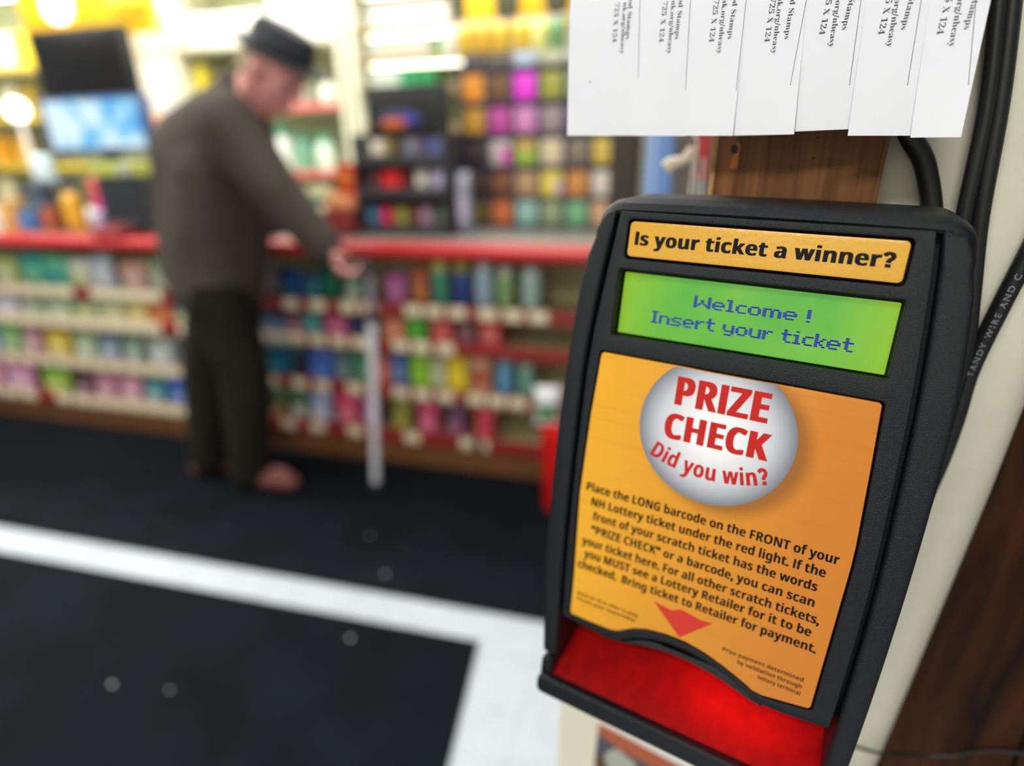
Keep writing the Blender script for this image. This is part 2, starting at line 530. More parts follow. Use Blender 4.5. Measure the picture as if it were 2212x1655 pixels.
# (px column, width in px, height m, rgb, second rgb, kind, colour word)
GOODS_L = [
 [(-48, 60, .12, (70, 170, 110), (240, 240, 200), 'bag', 'green'), (8, 50, .11, (205, 222, 130), (240, 240, 210), 'bag', 'yellow-green'), (70, 58, .14, (60, 175, 160), (130, 215, 170), 'bag', 'teal'), (122, 50, .13, (110, 205, 160), (60, 180, 170), 'bag', 'sea-green'),
  (170, 44, .12, (240, 242, 225), (235, 240, 170), 'bag', 'pale yellow'), (220, 46, .14, (205, 220, 235), (240, 245, 250), 'bag', 'ice-blue'), (285, 62, .12, (215, 165, 145), (240, 205, 190), 'bag', 'peach'), (350, 62, .13, (165, 195, 145), (220, 230, 200), 'bag', 'sage green')],
 [(-40, 55, .07, (190, 190, 205), (240, 240, 240), 'box', 'grey'), (14, 50, .075, (205, 205, 220), (240, 240, 245), 'box', 'lavender-white'), (70, 54, .075, (140, 165, 125), (205, 215, 190), 'box', 'moss-green'), (128, 54, .07, (165, 190, 140), (220, 230, 200), 'box', 'light green'),
  (186, 54, .07, (150, 180, 140), (215, 215, 150), 'box', 'grey-green'), (244, 54, .072, (190, 205, 150), (230, 230, 180), 'box', 'pale lime'), (298, 46, .074, (225, 200, 80), (245, 235, 180), 'box', 'yellow'), (350, 50, .08, (200, 50, 45), (240, 160, 90), 'box', 'red'), (396, 36, .07, (70, 160, 155), (220, 220, 150), 'box', 'teal')],
 [(-30, 55, .12, (90, 140, 190), (230, 230, 240), 'bag', 'blue'), (22, 46, .13, (120, 185, 105), (180, 210, 160), 'bag', 'green'), (68, 42, .12, (190, 140, 150), (225, 190, 195), 'bag', 'dusty pink'), (122, 54, .11, (225, 195, 60), (240, 225, 130), 'bag', 'golden yellow'), (182, 52, .11, (165, 190, 150), (215, 225, 205), 'bag', 'pale green'),
  (236, 46, .115, (120, 135, 155), (190, 205, 225), 'bag', 'slate blue'), (286, 46, .11, (125, 155, 130), (190, 205, 195), 'bag', 'grey-green'), (345, 60, .11, (175, 185, 180), (220, 225, 225), 'bag', 'silver'), (394, 30, .12, (70, 75, 85), (120, 120, 130), 'bag', 'dark grey')],
 [(-25, 55, .11, (240, 160, 190), (250, 220, 230), 'bag', 'rose pink'), (40, 64, .115, (225, 150, 195), (245, 215, 230), 'bag', 'orchid pink'), (118, 60, .105, (140, 195, 70), (225, 230, 140), 'bag', 'lime green'), (178, 40, .09, (95, 60, 80), (190, 160, 170), 'bag', 'plum'), (226, 48, .1, (205, 130, 155), (235, 200, 210), 'bag', 'mauve pink'),
  (280, 50, .1, (220, 150, 175), (240, 210, 220), 'bag', 'shell pink'), (332, 46, .1, (60, 150, 155), (180, 215, 215), 'bag', 'teal'), (384, 50, .125, (55, 95, 195), (140, 170, 230), 'bag', 'royal blue')]]
GOODS_R = [
 [(572, 38, .15, (170, 170, 180), (205, 205, 210), 'bag', 'silver-grey'), (622, 52, .11, (38, 78, 160), (45, 120, 160), 'bag', 'deep blue'), (672, 40, .09, (25, 105, 130), (60, 140, 160), 'bag', 'petrol blue'), (712, 40, .13, (0, 105, 75), (20, 120, 80), 'bag', 'dark green'), (760, 40, .1, (110, 175, 150), (205, 220, 200), 'bag', 'mint'),
  (852, 52, .105, (190, 95, 165), (215, 130, 185), 'bag', 'magenta'), (905, 36, .13, (200, 100, 70), (225, 140, 80), 'bag', 'orange'), (946, 36, .165, (70, 160, 130), (225, 225, 130), 'jar', 'teal and yellow'), (992, 36, .165, (45, 75, 150), (190, 190, 80), 'jar', 'navy and olive'), (1040, 40, .16, (165, 195, 215), (225, 230, 230), 'jar', 'light blue'), (1086, 36, .15, (145, 185, 120), (215, 220, 200), 'jar', 'light green'), (1142, 42, .15, (175, 205, 190), (225, 232, 228), 'jar', 'pale mint')],
 [(592, 50, .075, (70, 125, 175), (140, 160, 200), 'box', 'blue'), (634, 30, .07, (140, 75, 85), (200, 150, 160), 'box', 'maroon'), (672, 38, .08, (60, 150, 150), (110, 180, 180), 'box', 'teal'), (725, 48, .075, (200, 75, 130), (220, 130, 165), 'box', 'pink'), (770, 36, .075, (25, 45, 75), (45, 70, 105), 'box', 'navy'),
  (850, 44, .075, (215, 125, 95), (225, 155, 110), 'box', 'salmon'), (898, 42, .085, (65, 160, 45), (95, 190, 60), 'box', 'green'), (953, 46, .085, (205, 70, 75), (225, 110, 105), 'box', 'coral red'), (1005, 40, .08, (105, 65, 70), (150, 105, 110), 'box', 'brown-mauve'), (1056, 44, .085, (205, 60, 55), (225, 125, 115), 'box', 'scarlet')],
 [(602, 62, .14, (15, 115, 145), (25, 130, 160), 'bag', 'teal'), (645, 26, .12, (30, 60, 75), (60, 50, 45), 'bag', 'black'), (690, 58, .115, (60, 95, 185), (90, 130, 210), 'bag', 'cobalt blue'), (738, 34, .11, (100, 130, 130), (140, 160, 160), 'bag', 'grey-teal'), (776, 36, .115, (60, 130, 90), (100, 160, 120), 'bag', 'forest green'), (828, 24, .115, (195, 95, 75), (215, 130, 110), 'box', 'salmon'), (862, 34, .13, (60, 100, 165), (120, 145, 185), 'box', 'mid blue'),
  (908, 42, .135, (130, 185, 40), (150, 205, 50), 'box', 'lime'), (946, 30, .13, (175, 180, 140), (200, 205, 170), 'box', 'pale olive'), (986, 42, .13, (235, 205, 40), (245, 220, 60), 'box', 'bright yellow'), (1036, 42, .135, (215, 160, 130), (175, 80, 55), 'box', 'peach and brick'), (1086, 40, .13, (95, 155, 190), (120, 175, 200), 'jar', 'sky blue'), (1132, 36, .12, (110, 165, 145), (160, 200, 185), 'jar', 'sea green')],
 [(606, 36, .12, (75, 130, 70), (190, 150, 100), 'bag', 'green'), (645, 40, .125, (60, 120, 75), (215, 225, 215), 'bag', 'green and white'), (690, 48, .12, (165, 175, 215), (220, 225, 235), 'bag', 'lavender'), (746, 56, .13, (225, 75, 115), (240, 135, 150), 'bag', 'hot pink'), (800, 40, .12, (190, 110, 170), (215, 160, 200), 'bag', 'violet'), (866, 40, .12, (150, 145, 50), (185, 180, 80), 'bag', 'olive'), (922, 48, .125, (205, 60, 105), (235, 125, 160), 'bag', 'raspberry'), (982, 46, .12, (105, 55, 100), (170, 110, 140), 'bag', 'purple'), (1044, 48, .12, (205, 45, 65), (225, 85, 100), 'bag', 'crimson')]]
for G, side, grp in ((GOODS_L, 'left of the man', 'sweets on the left counter shelves'), (GOODS_R, 'right of the man', 'sweets on the right counter shelves')):
    for r, row in enumerate(G):
        for (px, pw, hh, c, c2, kd, cw) in row:
            xa, xb = xs(px - pw / 2, r), xs(px + pw / 2, r); ww = abs(xb - xa) * 0.97
            z = ROWS[r][0] + 0.0235; hgt = hh + 0.035
            dd = {'box': .12, 'bag': .06, 'jar': ww}[kd]
            hgt = min(hgt, [0.205, 0.120, 0.180, 0.180][r])
            goods('candy_' + kd, kd, (xa + xb) / 2, YC + 0.016 + dd / 2, z, ww, dd, hgt, c, c2,
                  '%s candy %s on the %s shelf of the counter, %s' % (cw, kd, ORD[r], side), grp)

# red bin and bags in front of the counter's right end, half hidden by the ticket checker
p = atz(1206, 1062, 0)
t = empty('floor_bin', (p.x + .045, 1.99, 0.009), 'bright red floor bin at the right end of the counter, behind the ticket checker', 'bin')
RB = mat('bright_red_plastic', (226, 24, 22), 0.35)
mb = MB(); mb.lathe([(.078, 0), (.082, .01), (.09, .30), (.09, .33)], RB, seg=24); mb.build('bin_body', t)
mb = MB(); mb.lathe([(.092, .325), (.096, .33), (.096, .35), (.082, .352)], RB, seg=24); mb.build('bin_rim', t)
goods('snack_bag', 'bag', p.x - .018, 1.97, .3605, .10, .07, .16, (232, 232, 236), (70, 140, 75), 'white and green snack bag standing on the red floor bin', 'bags on the red bin', .2)
goods('snack_bag', 'bag', p.x + .092, 1.985, .3605, .10, .07, .15, (225, 40, 45), (240, 230, 230), 'red snack bag standing on the red floor bin', 'bags on the red bin', -.2)

# ================================================================== ON THE COUNTER
# black countertop display with three tiers
t = empty('display_stand', (-1.12, 2.33, CT), 'black tiered display stand with a dark logo header on the counter', 'display stand')
x0, x1 = -1.262, -0.889; xo = -1.12
mb = MB(); mb.box(((x0 + x1) / 2 - xo, .10, .19), (x1 - x0, .02, .38), BLK2, .003); mb.build('back_panel', t)
for x in (x0, x1):
    mb = MB(); mb.box((x - xo, .01, .19), (.012, .19, .38), BLK2, .003); mb.build('side_panel', t)
for z in (0.012, .155, .275):
    mb = MB(); mb.box(((x0 + x1) / 2 - xo, .005, z), (x1 - x0 - .014, .19, .016), BLK2, .002); mb.box(((x0 + x1) / 2 - xo, -.088, z + .012), (x1 - x0 - .014, .008, .036), BLK2, .002); mb.build('tier_shelf', t)
mb = MB(); mb.box((-.005 + (-1.265 + -.935) / 2 - xo + .01, .085, .463), (.345, .035, .185), BLK, .006)
mb.sphere((-.0, .066, .432), (.095, .004, .036), mat('logo_navy', (46, 48, 100), .4)); mb.sphere((-.03, .0625, .418), (.06, .003, .02), mat('logo_orange', (190, 95, 40), .4)); mb.sphere((.035, .0625, .436), (.03, .003, .014), mat('logo_blue', (66, 66, 175), .4))
mb.build('header_board', t)
ST = [(.0235, [(800, .05, (50, 100, 130), 'blue'), (830, .040, (190, 40, 80), 'crimson'), (862, .045, (130, 125, 55), 'olive'), (890, .03, (110, 70, 45), 'brown'), (918, .048, (130, 105, 125), 'mauve'), (958, .04, (65, 80, 65), 'dark green')], .09, 'bottom'),
      (.1665, [(806, .05, (70, 50, 52), 'dark brown'), (846, .085, (190, 30, 32), 'red'), (884, .03, (90, 30, 24), 'maroon'), (912, .05, (175, 168, 160), 'off-white'), (962, .05, (150, 140, 165), 'lilac-grey')], .085, 'middle'),
      (.2865, [(796, .04, (70, 72, 72), 'charcoal'), (822, .055, (200, 190, 172), 'cream'), (846, .03, (130, 110, 70), 'tan'), (892, .055, (105, 105, 115), 'grey'), (915, .034, (85, 70, 95), 'plum'), (950, .055, (70, 80, 130), 'blue-violet')], .075, 'top')]
for z, its, hh, nm in ST:
    for px, ww, c, cw in its:
        x = min(max(at(px, 400 - z * 100, 2.27).x, x0 + .012 + ww / 2), x1 - .012 - ww / 2)
        goods('packet', 'box', x, 2.33 - .02, CT + z, ww, .10, hh, c, tuple(min(255, int(v * 1.15) + 8) for v in c), '%s packet on the %s tier of the black display stand' % (cw, nm), 'packets on the display stand')
# boxes left of the stand
goods('carton', 'box', at(744, 480, 2.25).x, 2.27, CT, .125, .12, .105, (128, 48, 46), (150, 62, 60), 'maroon carton on the counter, lowest of the pile beside the display stand', 'cartons beside the display stand')
goods('carton', 'box', at(744, 440, 2.25).x, 2.27, CT + .106, .12, .12, .055, (222, 150, 100), (235, 175, 120), 'pale orange carton lying on the maroon carton', 'cartons beside the display stand')
goods('carton', 'box', at(752, 400, 2.25).x, 2.28, CT + .162, .075, .09, .115, (186, 50, 28), (205, 120, 50), 'red-orange carton standing on top of the carton pile', 'cartons beside the display stand')
goods('tub', 'jar', at(684, 470, 2.27).x, 2.29, CT, .105, .1, .15, (242, 242, 214), (40, 120, 100), 'cream tub with a green lid on the counter beside the man\'s arm', 'tubs on the counter')
goods('roll_bag', 'bag', at(1004, 430, 2.3).x, 2.30, CT, .06, .07, .24, (150, 152, 165), (185, 180, 205), 'silver-grey bag standing between the black stand and the ticket dispenser', 'bags on the counter')
goods('small_dish', 'jar', at(596, 506, 2.2).x, 2.17, CT, .075, .075, .045, (190, 160, 160), (205, 180, 180), 'small pinkish dish on the counter edge under the man\'s arm', 'dishes on the counter', cat='dish')

# scratch-ticket dispenser
YD = 2.50
t = empty('ticket_dispenser', (-.6, YD + .04, CT), 'dark blue-grey scratch ticket dispenser full of coloured tickets on the counter', 'ticket dispenser')
DISP = mat('dispenser_blue_grey', (62, 66, 84), 0.4)
rowz = [.02, .135, .255, .375, .495]; colx = [-.90, -.795, -.69, -.585, -.48, -.375, -.275]
mb = MB(); mb.box((-.5875 + .6, .05, .31), (.645, .015, .62), DISP, .002); mb.build('back_panel', t)
for x in colx:
    mb = MB(); mb.box((x + .6, 0, .31), (.012, .09, .62), DISP, .002); mb.build('divider', t)
for z in rowz + [.612]:
    mb = MB(); mb.box((-.5875 + .6, 0, z - .008), (.63, .09, .014), DISP, .002); mb.build('cell_shelf', t)
TK = [[((115, 105, 45), 'olive'), ((225, 120, 55), 'orange'), ((160, 205, 195), 'teal-white'), ((150, 165, 120), 'green and pink'), ((120, 185, 135), 'mint green'), ((225, 180, 135), 'peach')],
      [((72, 48, 44), 'dark brown'), ((135, 80, 45), 'chestnut'), ((190, 150, 105), 'tan'), ((238, 215, 80), 'yellow'), ((215, 140, 60), 'amber'), ((232, 222, 205), 'white')],
      [((62, 44, 48), 'maroon-black'), ((205, 190, 190), 'white and magenta'), ((165, 195, 70), 'lime'), ((228, 208, 170), 'cream'), ((130, 118, 100), 'grey-tan'), ((228, 200, 80), 'golden')],
      [((212, 155, 42), 'gold'), ((200, 70, 160), 'plum-pink'), ((220, 140, 195), 'pink-lavender'), ((165, 140, 145), 'mauve'), ((90, 90, 140), 'indigo'), ((120, 130, 150), 'grey-blue')],
      [((242, 152, 32), 'bright orange'), ((118, 80, 45), 'bronze'), ((252, 60, 232), 'hot magenta'), ((170, 170, 60), 'olive-yellow'), ((150, 180, 120), 'leaf green'), ((110, 130, 160), 'steel blue')]]
ROWN = ['bottom', 'fourth', 'third', 'second', 'top']
for r, row in enumerate(TK):
    for c, (rgb, cw) in enumerate(row):
        mb = MB(); mc, m2 = m_rgb(rgb, .3), m_rgb(tuple(min(255, int(v * .8) + 40) for v in rgb), .3)
        hh = .092
        mb.box((0, 0, hh / 2), (.086, .05, hh), mc, .003); mb.box((0, -.0255, hh * .62), (.066, .001, hh * .34), m2)
        if (r, c) == (2, 1): mb.box((.024, -.0262, hh * .36), (.036, .001, hh * .6), m_rgb((225, 60, 180)))
        if (r, c) == (2, 2): mb.box((0, -.0262, hh * .8), (.07, .001, hh * .3), m_rgb((225, 165, 100)))
        if (r, c) == (1, 3): mb.box((.03, -.0262, hh * .36), (.03, .001, hh * .4), m_rgb((215, 180, 225)))
        o = mb.build('scratch_ticket_pack'); o.location = ((colx[c] + colx[c + 1]) / 2, YD + .028, CT + rowz[r] - .0008)
        tag(o, '%s scratch ticket pack in the %s row of the dispenser' % (cw, ROWN[r]), 'scratch tickets', 'scratch tickets in the dispenser')
for c, (rgb, cw) in enumerate([((90, 85, 85), 'dark grey'), ((110, 100, 90), 'taupe'), ((195, 210, 228), 'pale blue'), ((205, 205, 170), 'cream'), ((205, 215, 228), 'ice-blue'), ((210, 215, 130), 'yellow-green')]):
    goods('ticket_bundle', 'box', (colx[c] + colx[c + 1]) / 2, YD + .04, CT + .6125, .09, .05, .05, rgb, tuple(min(255, v + 15) for v in rgb), '%s ticket bundle lying on top of the scratch ticket dispenser' % cw, 'bundles on top of the dispenser')

# left cluster: register screens and clutter
def flat_screen(name, pts, Y, depth, label, cat, m_face, m_body, base_z):
    a = [at(px, py, Y) for px, py in pts]; x0 = (a[0].x + a[3].x) / 2; x1 = (a[1].x + a[2].x) / 2; z1 = (a[0].z + a[1].z) / 2; z0 = (a[2].z + a[3].z) / 2
    t = empty(name, ((x0 + x1) / 2, Y + depth, base_z), label, cat)
    mb = MB(); mb.box((0, -depth / 2, (z0 + z1) / 2 - base_z), (x1 - x0, depth, z1 - z0), m_body, .008); mb.build('casing', t)
    mb = MB(); mb.box((0, -depth - .001, (z0 + z1) / 2 - base_z), ((x1 - x0) * .9, .004, (z1 - z0) * .86), m_face, .001); mb.build('screen', t)
    return t, x0, x1, z0, z1


def blue_screen():
    m = bpy.data.materials.new('lit_blue_screen'); m.use_nodes = True; nt = m.node_tree; p = nt.nodes['Principled BSDF']
    p.inputs['Base Color'].default_value = (0.02, 0.03, 0.06, 1); p.inputs['Roughness'].default_value = .2
    tc = nt.nodes.new('ShaderNodeTexCoord'); n = nt.nodes.new('ShaderNodeTexNoise'); n.inputs['Scale'].default_value = 7; n.inputs['Detail'].default_value = 1
    r = nt.nodes.new('ShaderNodeValToRGB'); e = r.color_ramp.elements; e[0].position = .34; e[0].color = srgb(70, 110, 235); e[1].position = .60; e[1].color = srgb(225, 250, 255)
    k = e.new(.46); k.color = srgb(110, 200, 240)
    nt.links.new(tc.outputs['Object'], n.inputs['Vector']); nt.links.new(n.outputs['Fac'], r.inputs[0]); nt.links.new(r.outputs[0], p.inputs['Emission Color'])
    p.inputs['Emission Strength'].default_value = 1.0
    return m


YM = 2.50
t, a0, a1, b0, b1 = flat_screen('monitor', [(62, 60), (262, 58), (290, 206), (84, 214)], YM, .05, 'black monitor with a dark screen above the blue lit screen', 'monitor', mat('dark_glass', (26, 25, 25), .25), BLK, 1.2)
mb = MB(); mb.box((0, .02, (b0 - 1.2) / 2 - .0), (.05, .03, abs(b0 - 1.2) + .02), BLK, .004); mb.build('neck', t)
t.location.z = CT
for ch in t.children: ch.location.z += 1.2 - CT
mb = MB(); mb.box((0, .02, .1), (.05, .03, .2), BLK, .004); mb.box((0, .02, .006), (.2, .14, .012), BLK, .004); mb.build('stand_base', t)
t, a0, a1, b0, b1 = flat_screen('customer_display', [(84, 212), (304, 203), (328, 322), (106, 335)], YM - .13, .045, 'lit blue and white display screen on the counter below the black monitor', 'screen', blue_screen(), mat('display_blue_grey', (60, 80, 130), .4), CT)
mb = MB(); mb.box((0, -.012, (b0 - CT) / 2 + .005), (.05, .03, b0 - CT), BLK, .004); mb.box((0, -.012, .006), (.18, .09, .012), BLK, .004); mb.build('stand', t)

t = empty('card_terminal', (at(296, 480, 2.18).x, 2.20, CT), 'black register printer with a yellow-green strip on the counter, left of the man', 'register')
mb = MB(); mb.box((0, 0, .12), (.22, .16, .24), mat('register_black', (36, 42, 46), .45), .012); mb.build('casing', t)
mb = MB(); mb.box((-.01, -.01, .27), (.22, .15, .055), mat('strip_green', (170, 178, 80), .45), .006); mb.box((.07, -.0865, .27), (.07, .004, .035), mat('strip_grey', (165, 170, 165), .45)); mb.build('label_strip', t)
mb = MB(); mb.box((0, -.083, .05), (.17, .008, .03), mat('slot_grey', (72, 66, 72), .5), .002); mb.build('slot', t)
CL = [(62, 440, .095, .10, (70, 110, 150), (85, 130, 200), 'box', 'carton', 'steel-blue carton on the counter at the far left', 2.19), (108, 440, .07, .115, (150, 85, 55), (190, 100, 70), 'box', 'carton', 'rust-brown carton beside the steel-blue carton on the counter', 2.19),
      (155, 440, .085, .175, (222, 165, 40), (235, 180, 50), 'bag', 'snack_bag', 'golden snack bag on the counter in front of the display screen', 2.17), (212, 455, .085, .1, (165, 150, 180), (190, 180, 205), 'bag', 'snack_bag', 'lavender snack bag on the counter left of the black register', 2.17),
      (70, 370, .12, .2, (62, 72, 92), (80, 100, 120), 'box', 'carton', 'dark slate carton standing behind the steel-blue carton', 2.28), (244, 430, .075, .19, (78, 52, 58), (90, 60, 66), 'box', 'carton', 'dark plum carton beside the black register', 2.33),
      (200, 360, .085, .245, (205, 80, 80), (225, 70, 150), 'bag', 'snack_bag', 'tall red and pink bag in front of the blue display screen', 2.27), (138, 372, .085, .225, (34, 34, 36), (60, 62, 66), 'jar', 'canister', 'black canister standing in front of the blue display screen', 2.275),
      (18, 420, .1, .14, (200, 150, 80), (220, 175, 100), 'box', 'carton', 'tan carton on the counter at the left edge of the picture', 2.19), (236, 478, .16, .045, (150, 60, 60), (190, 80, 90), 'box', 'tray', 'low dull red tray on the counter edge left of the register', 2.09)]
for (px, py, ww, hh, c, c2, kd, nm, lab, Y) in CL:
    dd = {'box': .07, 'bag': .06, 'jar': ww}[kd]
    goods(nm, kd, at(px, py, Y).x, Y, CT, ww, dd, hh, c, c2, lab, 'clutter on the left of the counter')
goods('shopping_bag', 'bag', at(82, 330, 2.28).x, 2.28, CT + .201, .13, .05, .13, (205, 232, 236), (225, 240, 240), 'pale blue-white bag on top of the dark slate carton', 'clutter on the left of the counter')

# ================================================================== BEHIND THE COUNTER
YW = 3.34
LIT = mat('shelf_strip_light', (255, 255, 245), .5, emit=(255, 252, 235), estr=15)
LIT2 = mat('dim_strip_light', (255, 255, 245), .5, emit=(255, 252, 235), estr=5)
WSH = mat('white_shelf_enamel', (226, 224, 200), .45)
GRN_P = mat('grey_green_back', (176, 182, 150), .6)


def bay(x0, x1, shelves, label, edge):
    t = empty('shelf_bay', ((x0 + x1) / 2, YW + .18, 0), label, 'shelving unit', 'lit shelving behind the counter')
    L = Vector(t.location)

    def B(nm, c, d, m, bev=.002): mb = MB(); mb.box((c[0] - L.x, c[1] - L.y, c[2]), d, m, bev); return mb.build(nm, t)
    xm, W = (x0 + x1) / 2, x1 - x0
    B('back_panel', (xm, YW + .36, 1.25), (W, .02, 2.4), GRN_P)
    for x in (x0 + .018, x1 - .018): B('upright', (x, YW + .16, 1.25), (.035, .40, 2.46), WSH, .004)
    for z in shelves:
        B('shelf', (xm, YW + .17, z - .012), (W - .08, .36, .022), WSH)
        B('shelf_edge', (xm, YW - .014, z - .008), (W - .08, .012, .035), WSH if z > 1.86 and x0 < -2 else edge)
        if z > 1.7 and x0 > -2 or z > 2.2: mb = MB(); mb.tube([(-W / 2 + .08, -.12, z - .035), (W / 2 - .08, -.12, z - .035)], .011 if z > 2.2 else .006, LIT if z > 2.2 else LIT2, 10); mb.build('light_strip', t)
    return t


PINK = mat('pink_shelf_edge', (226, 110, 110), .45)
PR = at(368, 110, 3.33).x; PL = at(288, 110, 3.33).x
bay(PR + .006, -1.86, [.96, 1.19, 1.55, 1.885, 2.28], 'lit cream shelf bay with pink edges behind the man', PINK)
bay(-1.82, -1.06, [.96, 1.19, 1.42, 1.62, 1.765, 1.905, 2.10, 2.28], 'lit white shelf bay above the black display stand', mat('olive_shelf_edge', (150, 130, 92), .45))
bay(-5.15, PL - .006, [.96, 1.25, 1.55, 1.84, 2.28], 'lit shelf bay with yellow packs at the far left behind the counter', mat('yellow_shelf_edge', (232, 200, 60), .45))
mb = MB(); mb.box(((PL + PR) / 2, YW + .18, CEIL / 2), (PR - PL, .38, CEIL), mat('white_pillar_paint', (246, 246, 240), .5), .006); o = struct(mb, 'trim_pillar')


def xz(px, z, Y):                       # the point at height z in the upright plane y = Y under that pixel column
    lo, hi = -300, 900
    for _ in range(30):
        mid = (lo + hi) / 2
        if at(px, mid, Y).z > z: lo = mid
        else: hi = mid
    return at(px, lo, Y)


def back(px, py, w_, h_, kd, c, c2, nm, lab, grp, dz=None, y=None, shelf=None, dep=.08):
    Y = y or (YW + .06); q = xz(px, shelf + h_ / 2, Y) if shelf else at(px, py, Y)
    z = shelf + .0012 if shelf else q.z - h_ / 2
    return goods(nm, kd, q.x, Y + .02, z, w_, dep if kd != 'jar' else w_, h_, c, c2, lab, grp)


WH = (250, 250, 246)
G1 = 'goods in the shelf bay behind the man'
for i, px in enumerate([424, 466, 510, 554]):
    back(px, 40, .115, .16, 'box', WH, (245, 245, 225), 'carton', 'white carton on the upper lit shelf, %s from the white pillar' % ['first', 'second', 'third', 'fourth', 'fifth'][i], G1, shelf=1.885)
for i, px in enumerate([610, 655, 700]):
    back(px, 40, .12, .22, 'box', WH, (250, 240, 235), 'carton', 'white carton on the upper lit shelf above the hat, %s from the hat' % ['first', 'second', 'third'][i], G1, shelf=1.885)
back(437, 145, .085, .25, 'bag', (242, 232, 60), (235, 215, 40), 'snack_bag', 'bright yellow bag on the lit shelf behind the man\'s shoulder', G1, shelf=1.55)
back(474, 150, .085, .2, 'bag', (190, 180, 80), (205, 195, 100), 'snack_bag', 'olive-yellow bag beside the bright yellow bag behind the man', G1, shelf=1.55)
back(514, 150, .10, .25, 'bag', (140, 135, 95), (165, 155, 100), 'snack_bag', 'khaki bag on the lit shelf behind the man\'s collar', G1, shelf=1.55)
back(642, 190, .105, .125, 'ball', (250, 240, 238), WH, 'jar', 'round white jar on the pink-edged shelf right of the man\'s chin', G1, shelf=1.55)
back(706, 190, .115, .125, 'ball', (250, 248, 236), WH, 'jar', 'round white jar on the pink-edged shelf beside the cream upright', G1, shelf=1.55)
back(612, 300, .12, .26, 'jar', (244, 248, 238), (70, 165, 130), 'bottle', 'white bottle with a green cap behind the man\'s chest', G1, shelf=1.19)
back(655, 300, .1, .22, 'jar', (120, 175, 145), (90, 160, 130), 'bottle', 'green bottle between two white bottles behind the man', G1, shelf=1.19)
back(702, 310, .12, .2, 'jar', (222, 240, 220), (110, 185, 150), 'bottle', 'pale green bottle behind the man, next to the cream upright', G1, shelf=1.19)
for i, (px, c, cw) in enumerate([(618, (240, 215, 205), 'blush'), (658, (236, 228, 180), 'butter'), (698, (242, 240, 205), 'cream')]):
    back(px, 410, .115, .15, 'box', c, (220, 225, 140), 'carton', '%s carton on the lowest visible lit shelf behind the man\'s arm' % cw, G1, shelf=.96)
G2 = 'goods in the lit bay above the display stand'
for i, px in enumerate([814, 848, 882, 916, 950]):
    back(px, 25, .092, .13, 'box', WH, (248, 246, 236), 'carton', 'white carton on the top lit shelf, %s from the cream upright' % ['first', 'second', 'third', 'fourth', 'fifth'][i], G2, shelf=1.905)
for i, (px, c, cw) in enumerate([(816, WH, 'white'), (850, (252, 250, 232), 'ivory'), (884, (248, 252, 246), 'frost-white'), (918, (252, 246, 240), 'warm white'), (950, (70, 160, 60), 'green')]):
    back(px, 95, .092, .085, 'box', c, c, 'carton', '%s carton on the second lit shelf above the display stand' % cw, G2, shelf=1.765)
for i, (px, c, cw) in enumerate([(818, (235, 250, 240), 'mint-white'), (850, (225, 248, 235), 'ice-green'), (884, (40, 170, 110), 'emerald'), (922, (30, 160, 90), 'bright green')]):
    back(px, 155, .092, .09, 'box', c, tuple(min(255, v + 20) for v in c), 'carton', '%s carton on the third lit shelf above the display stand' % cw, G2, shelf=1.62)
for i, (px, c, cw) in enumerate([(946, (205, 230, 80), 'lime'), (948, (140, 190, 110), 'pale green')]):
    back(px, 190 + 60 * i, .1, .12, 'bag', c, (240, 245, 170), 'snack_bag', '%s bag right of the black display header' % cw, G2, shelf=[1.42, 1.19][i])
G3 = 'goods in the left lit bay'
for i, (px, sh, c, kd, cw) in enumerate([(15, 1.84, WH, 'box', 'white'), (55, 1.84, (245, 225, 60), 'box', 'lemon'), (20, 1.55, (250, 245, 205), 'bag', 'cream'), (60, 1.55, (190, 160, 60), 'bag', 'ochre'),
                                          (2, 1.25, (240, 170, 24), 'bag', 'amber yellow'), (48, 1.25, (236, 176, 40), 'bag', 'honey yellow'), (14, .96, (245, 235, 190), 'bag', 'pale cream'), (335, .96, (240, 160, 40), 'box', 'orange')]):
    if cw == 'orange': continue
    back(px, 100, .13, .2, kd, c, tuple(min(255, v + 10) for v in c), 'snack_' + kd if kd == 'bag' else 'carton', '%s pack in the far left shelf bay, on the %s shelf' % (cw, {1.84: 'upper', 1.55: 'middle', 1.25: 'lower', .96: 'lowest'}[sh]), G3, shelf=sh)
goods('snack_bag', 'bag', at(332, 240, 3.30).x, 3.296, 1.33, .12, .06, .2, (235, 150, 30), (245, 170, 50), 'orange bag hanging on the white pillar behind the man\'s back', 'bags on the pillar')

# yellow signs
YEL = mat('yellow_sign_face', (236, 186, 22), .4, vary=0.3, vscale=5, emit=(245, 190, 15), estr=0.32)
t = empty('hanging_sign', (-.62, 3.24, 1.84), 'yellow sign with two dark shapes above the ticket dispenser', 'sign')
mb = MB(); mb.box((0, 0, .17), (.98, .04, .34), YEL, .004); mb.build('sign_face', t)
for px in (1095, 1202):
    q = at(px, 44 if px < 1150 else 30, 3.21); mb = MB(); mb.slab([(x * .062 + q.x + .62, y * .09 + .09 + q.z - 1.84) for x, y in [(-1, -.6), (-.6, -1), (.6, -1), (1, -.6), (1, 1), (-1, 1)]], [], 0, .006, mat('sign_dark', (70, 66, 40), .5), .002, Matrix.Rotation(R_(90), 4, 'X') @ Matrix.Translation((0, 0, .02))); mb.build('dark_emblem', t)
mb = MB(); [mb.tube([(x, 0, .33), (x, 0, CEIL - 1.84)], .004, STEEL, 8) for x in (-.4, .4)]; mb.build('hanger', t)
t = empty('lit_sign', (-3.72, 3.10, 1.93), 'glowing yellow sign above the black monitor', 'sign')
sa, sb = at(40, 25, 3.07).x + 3.72, at(322, 25, 3.07).x + 3.72
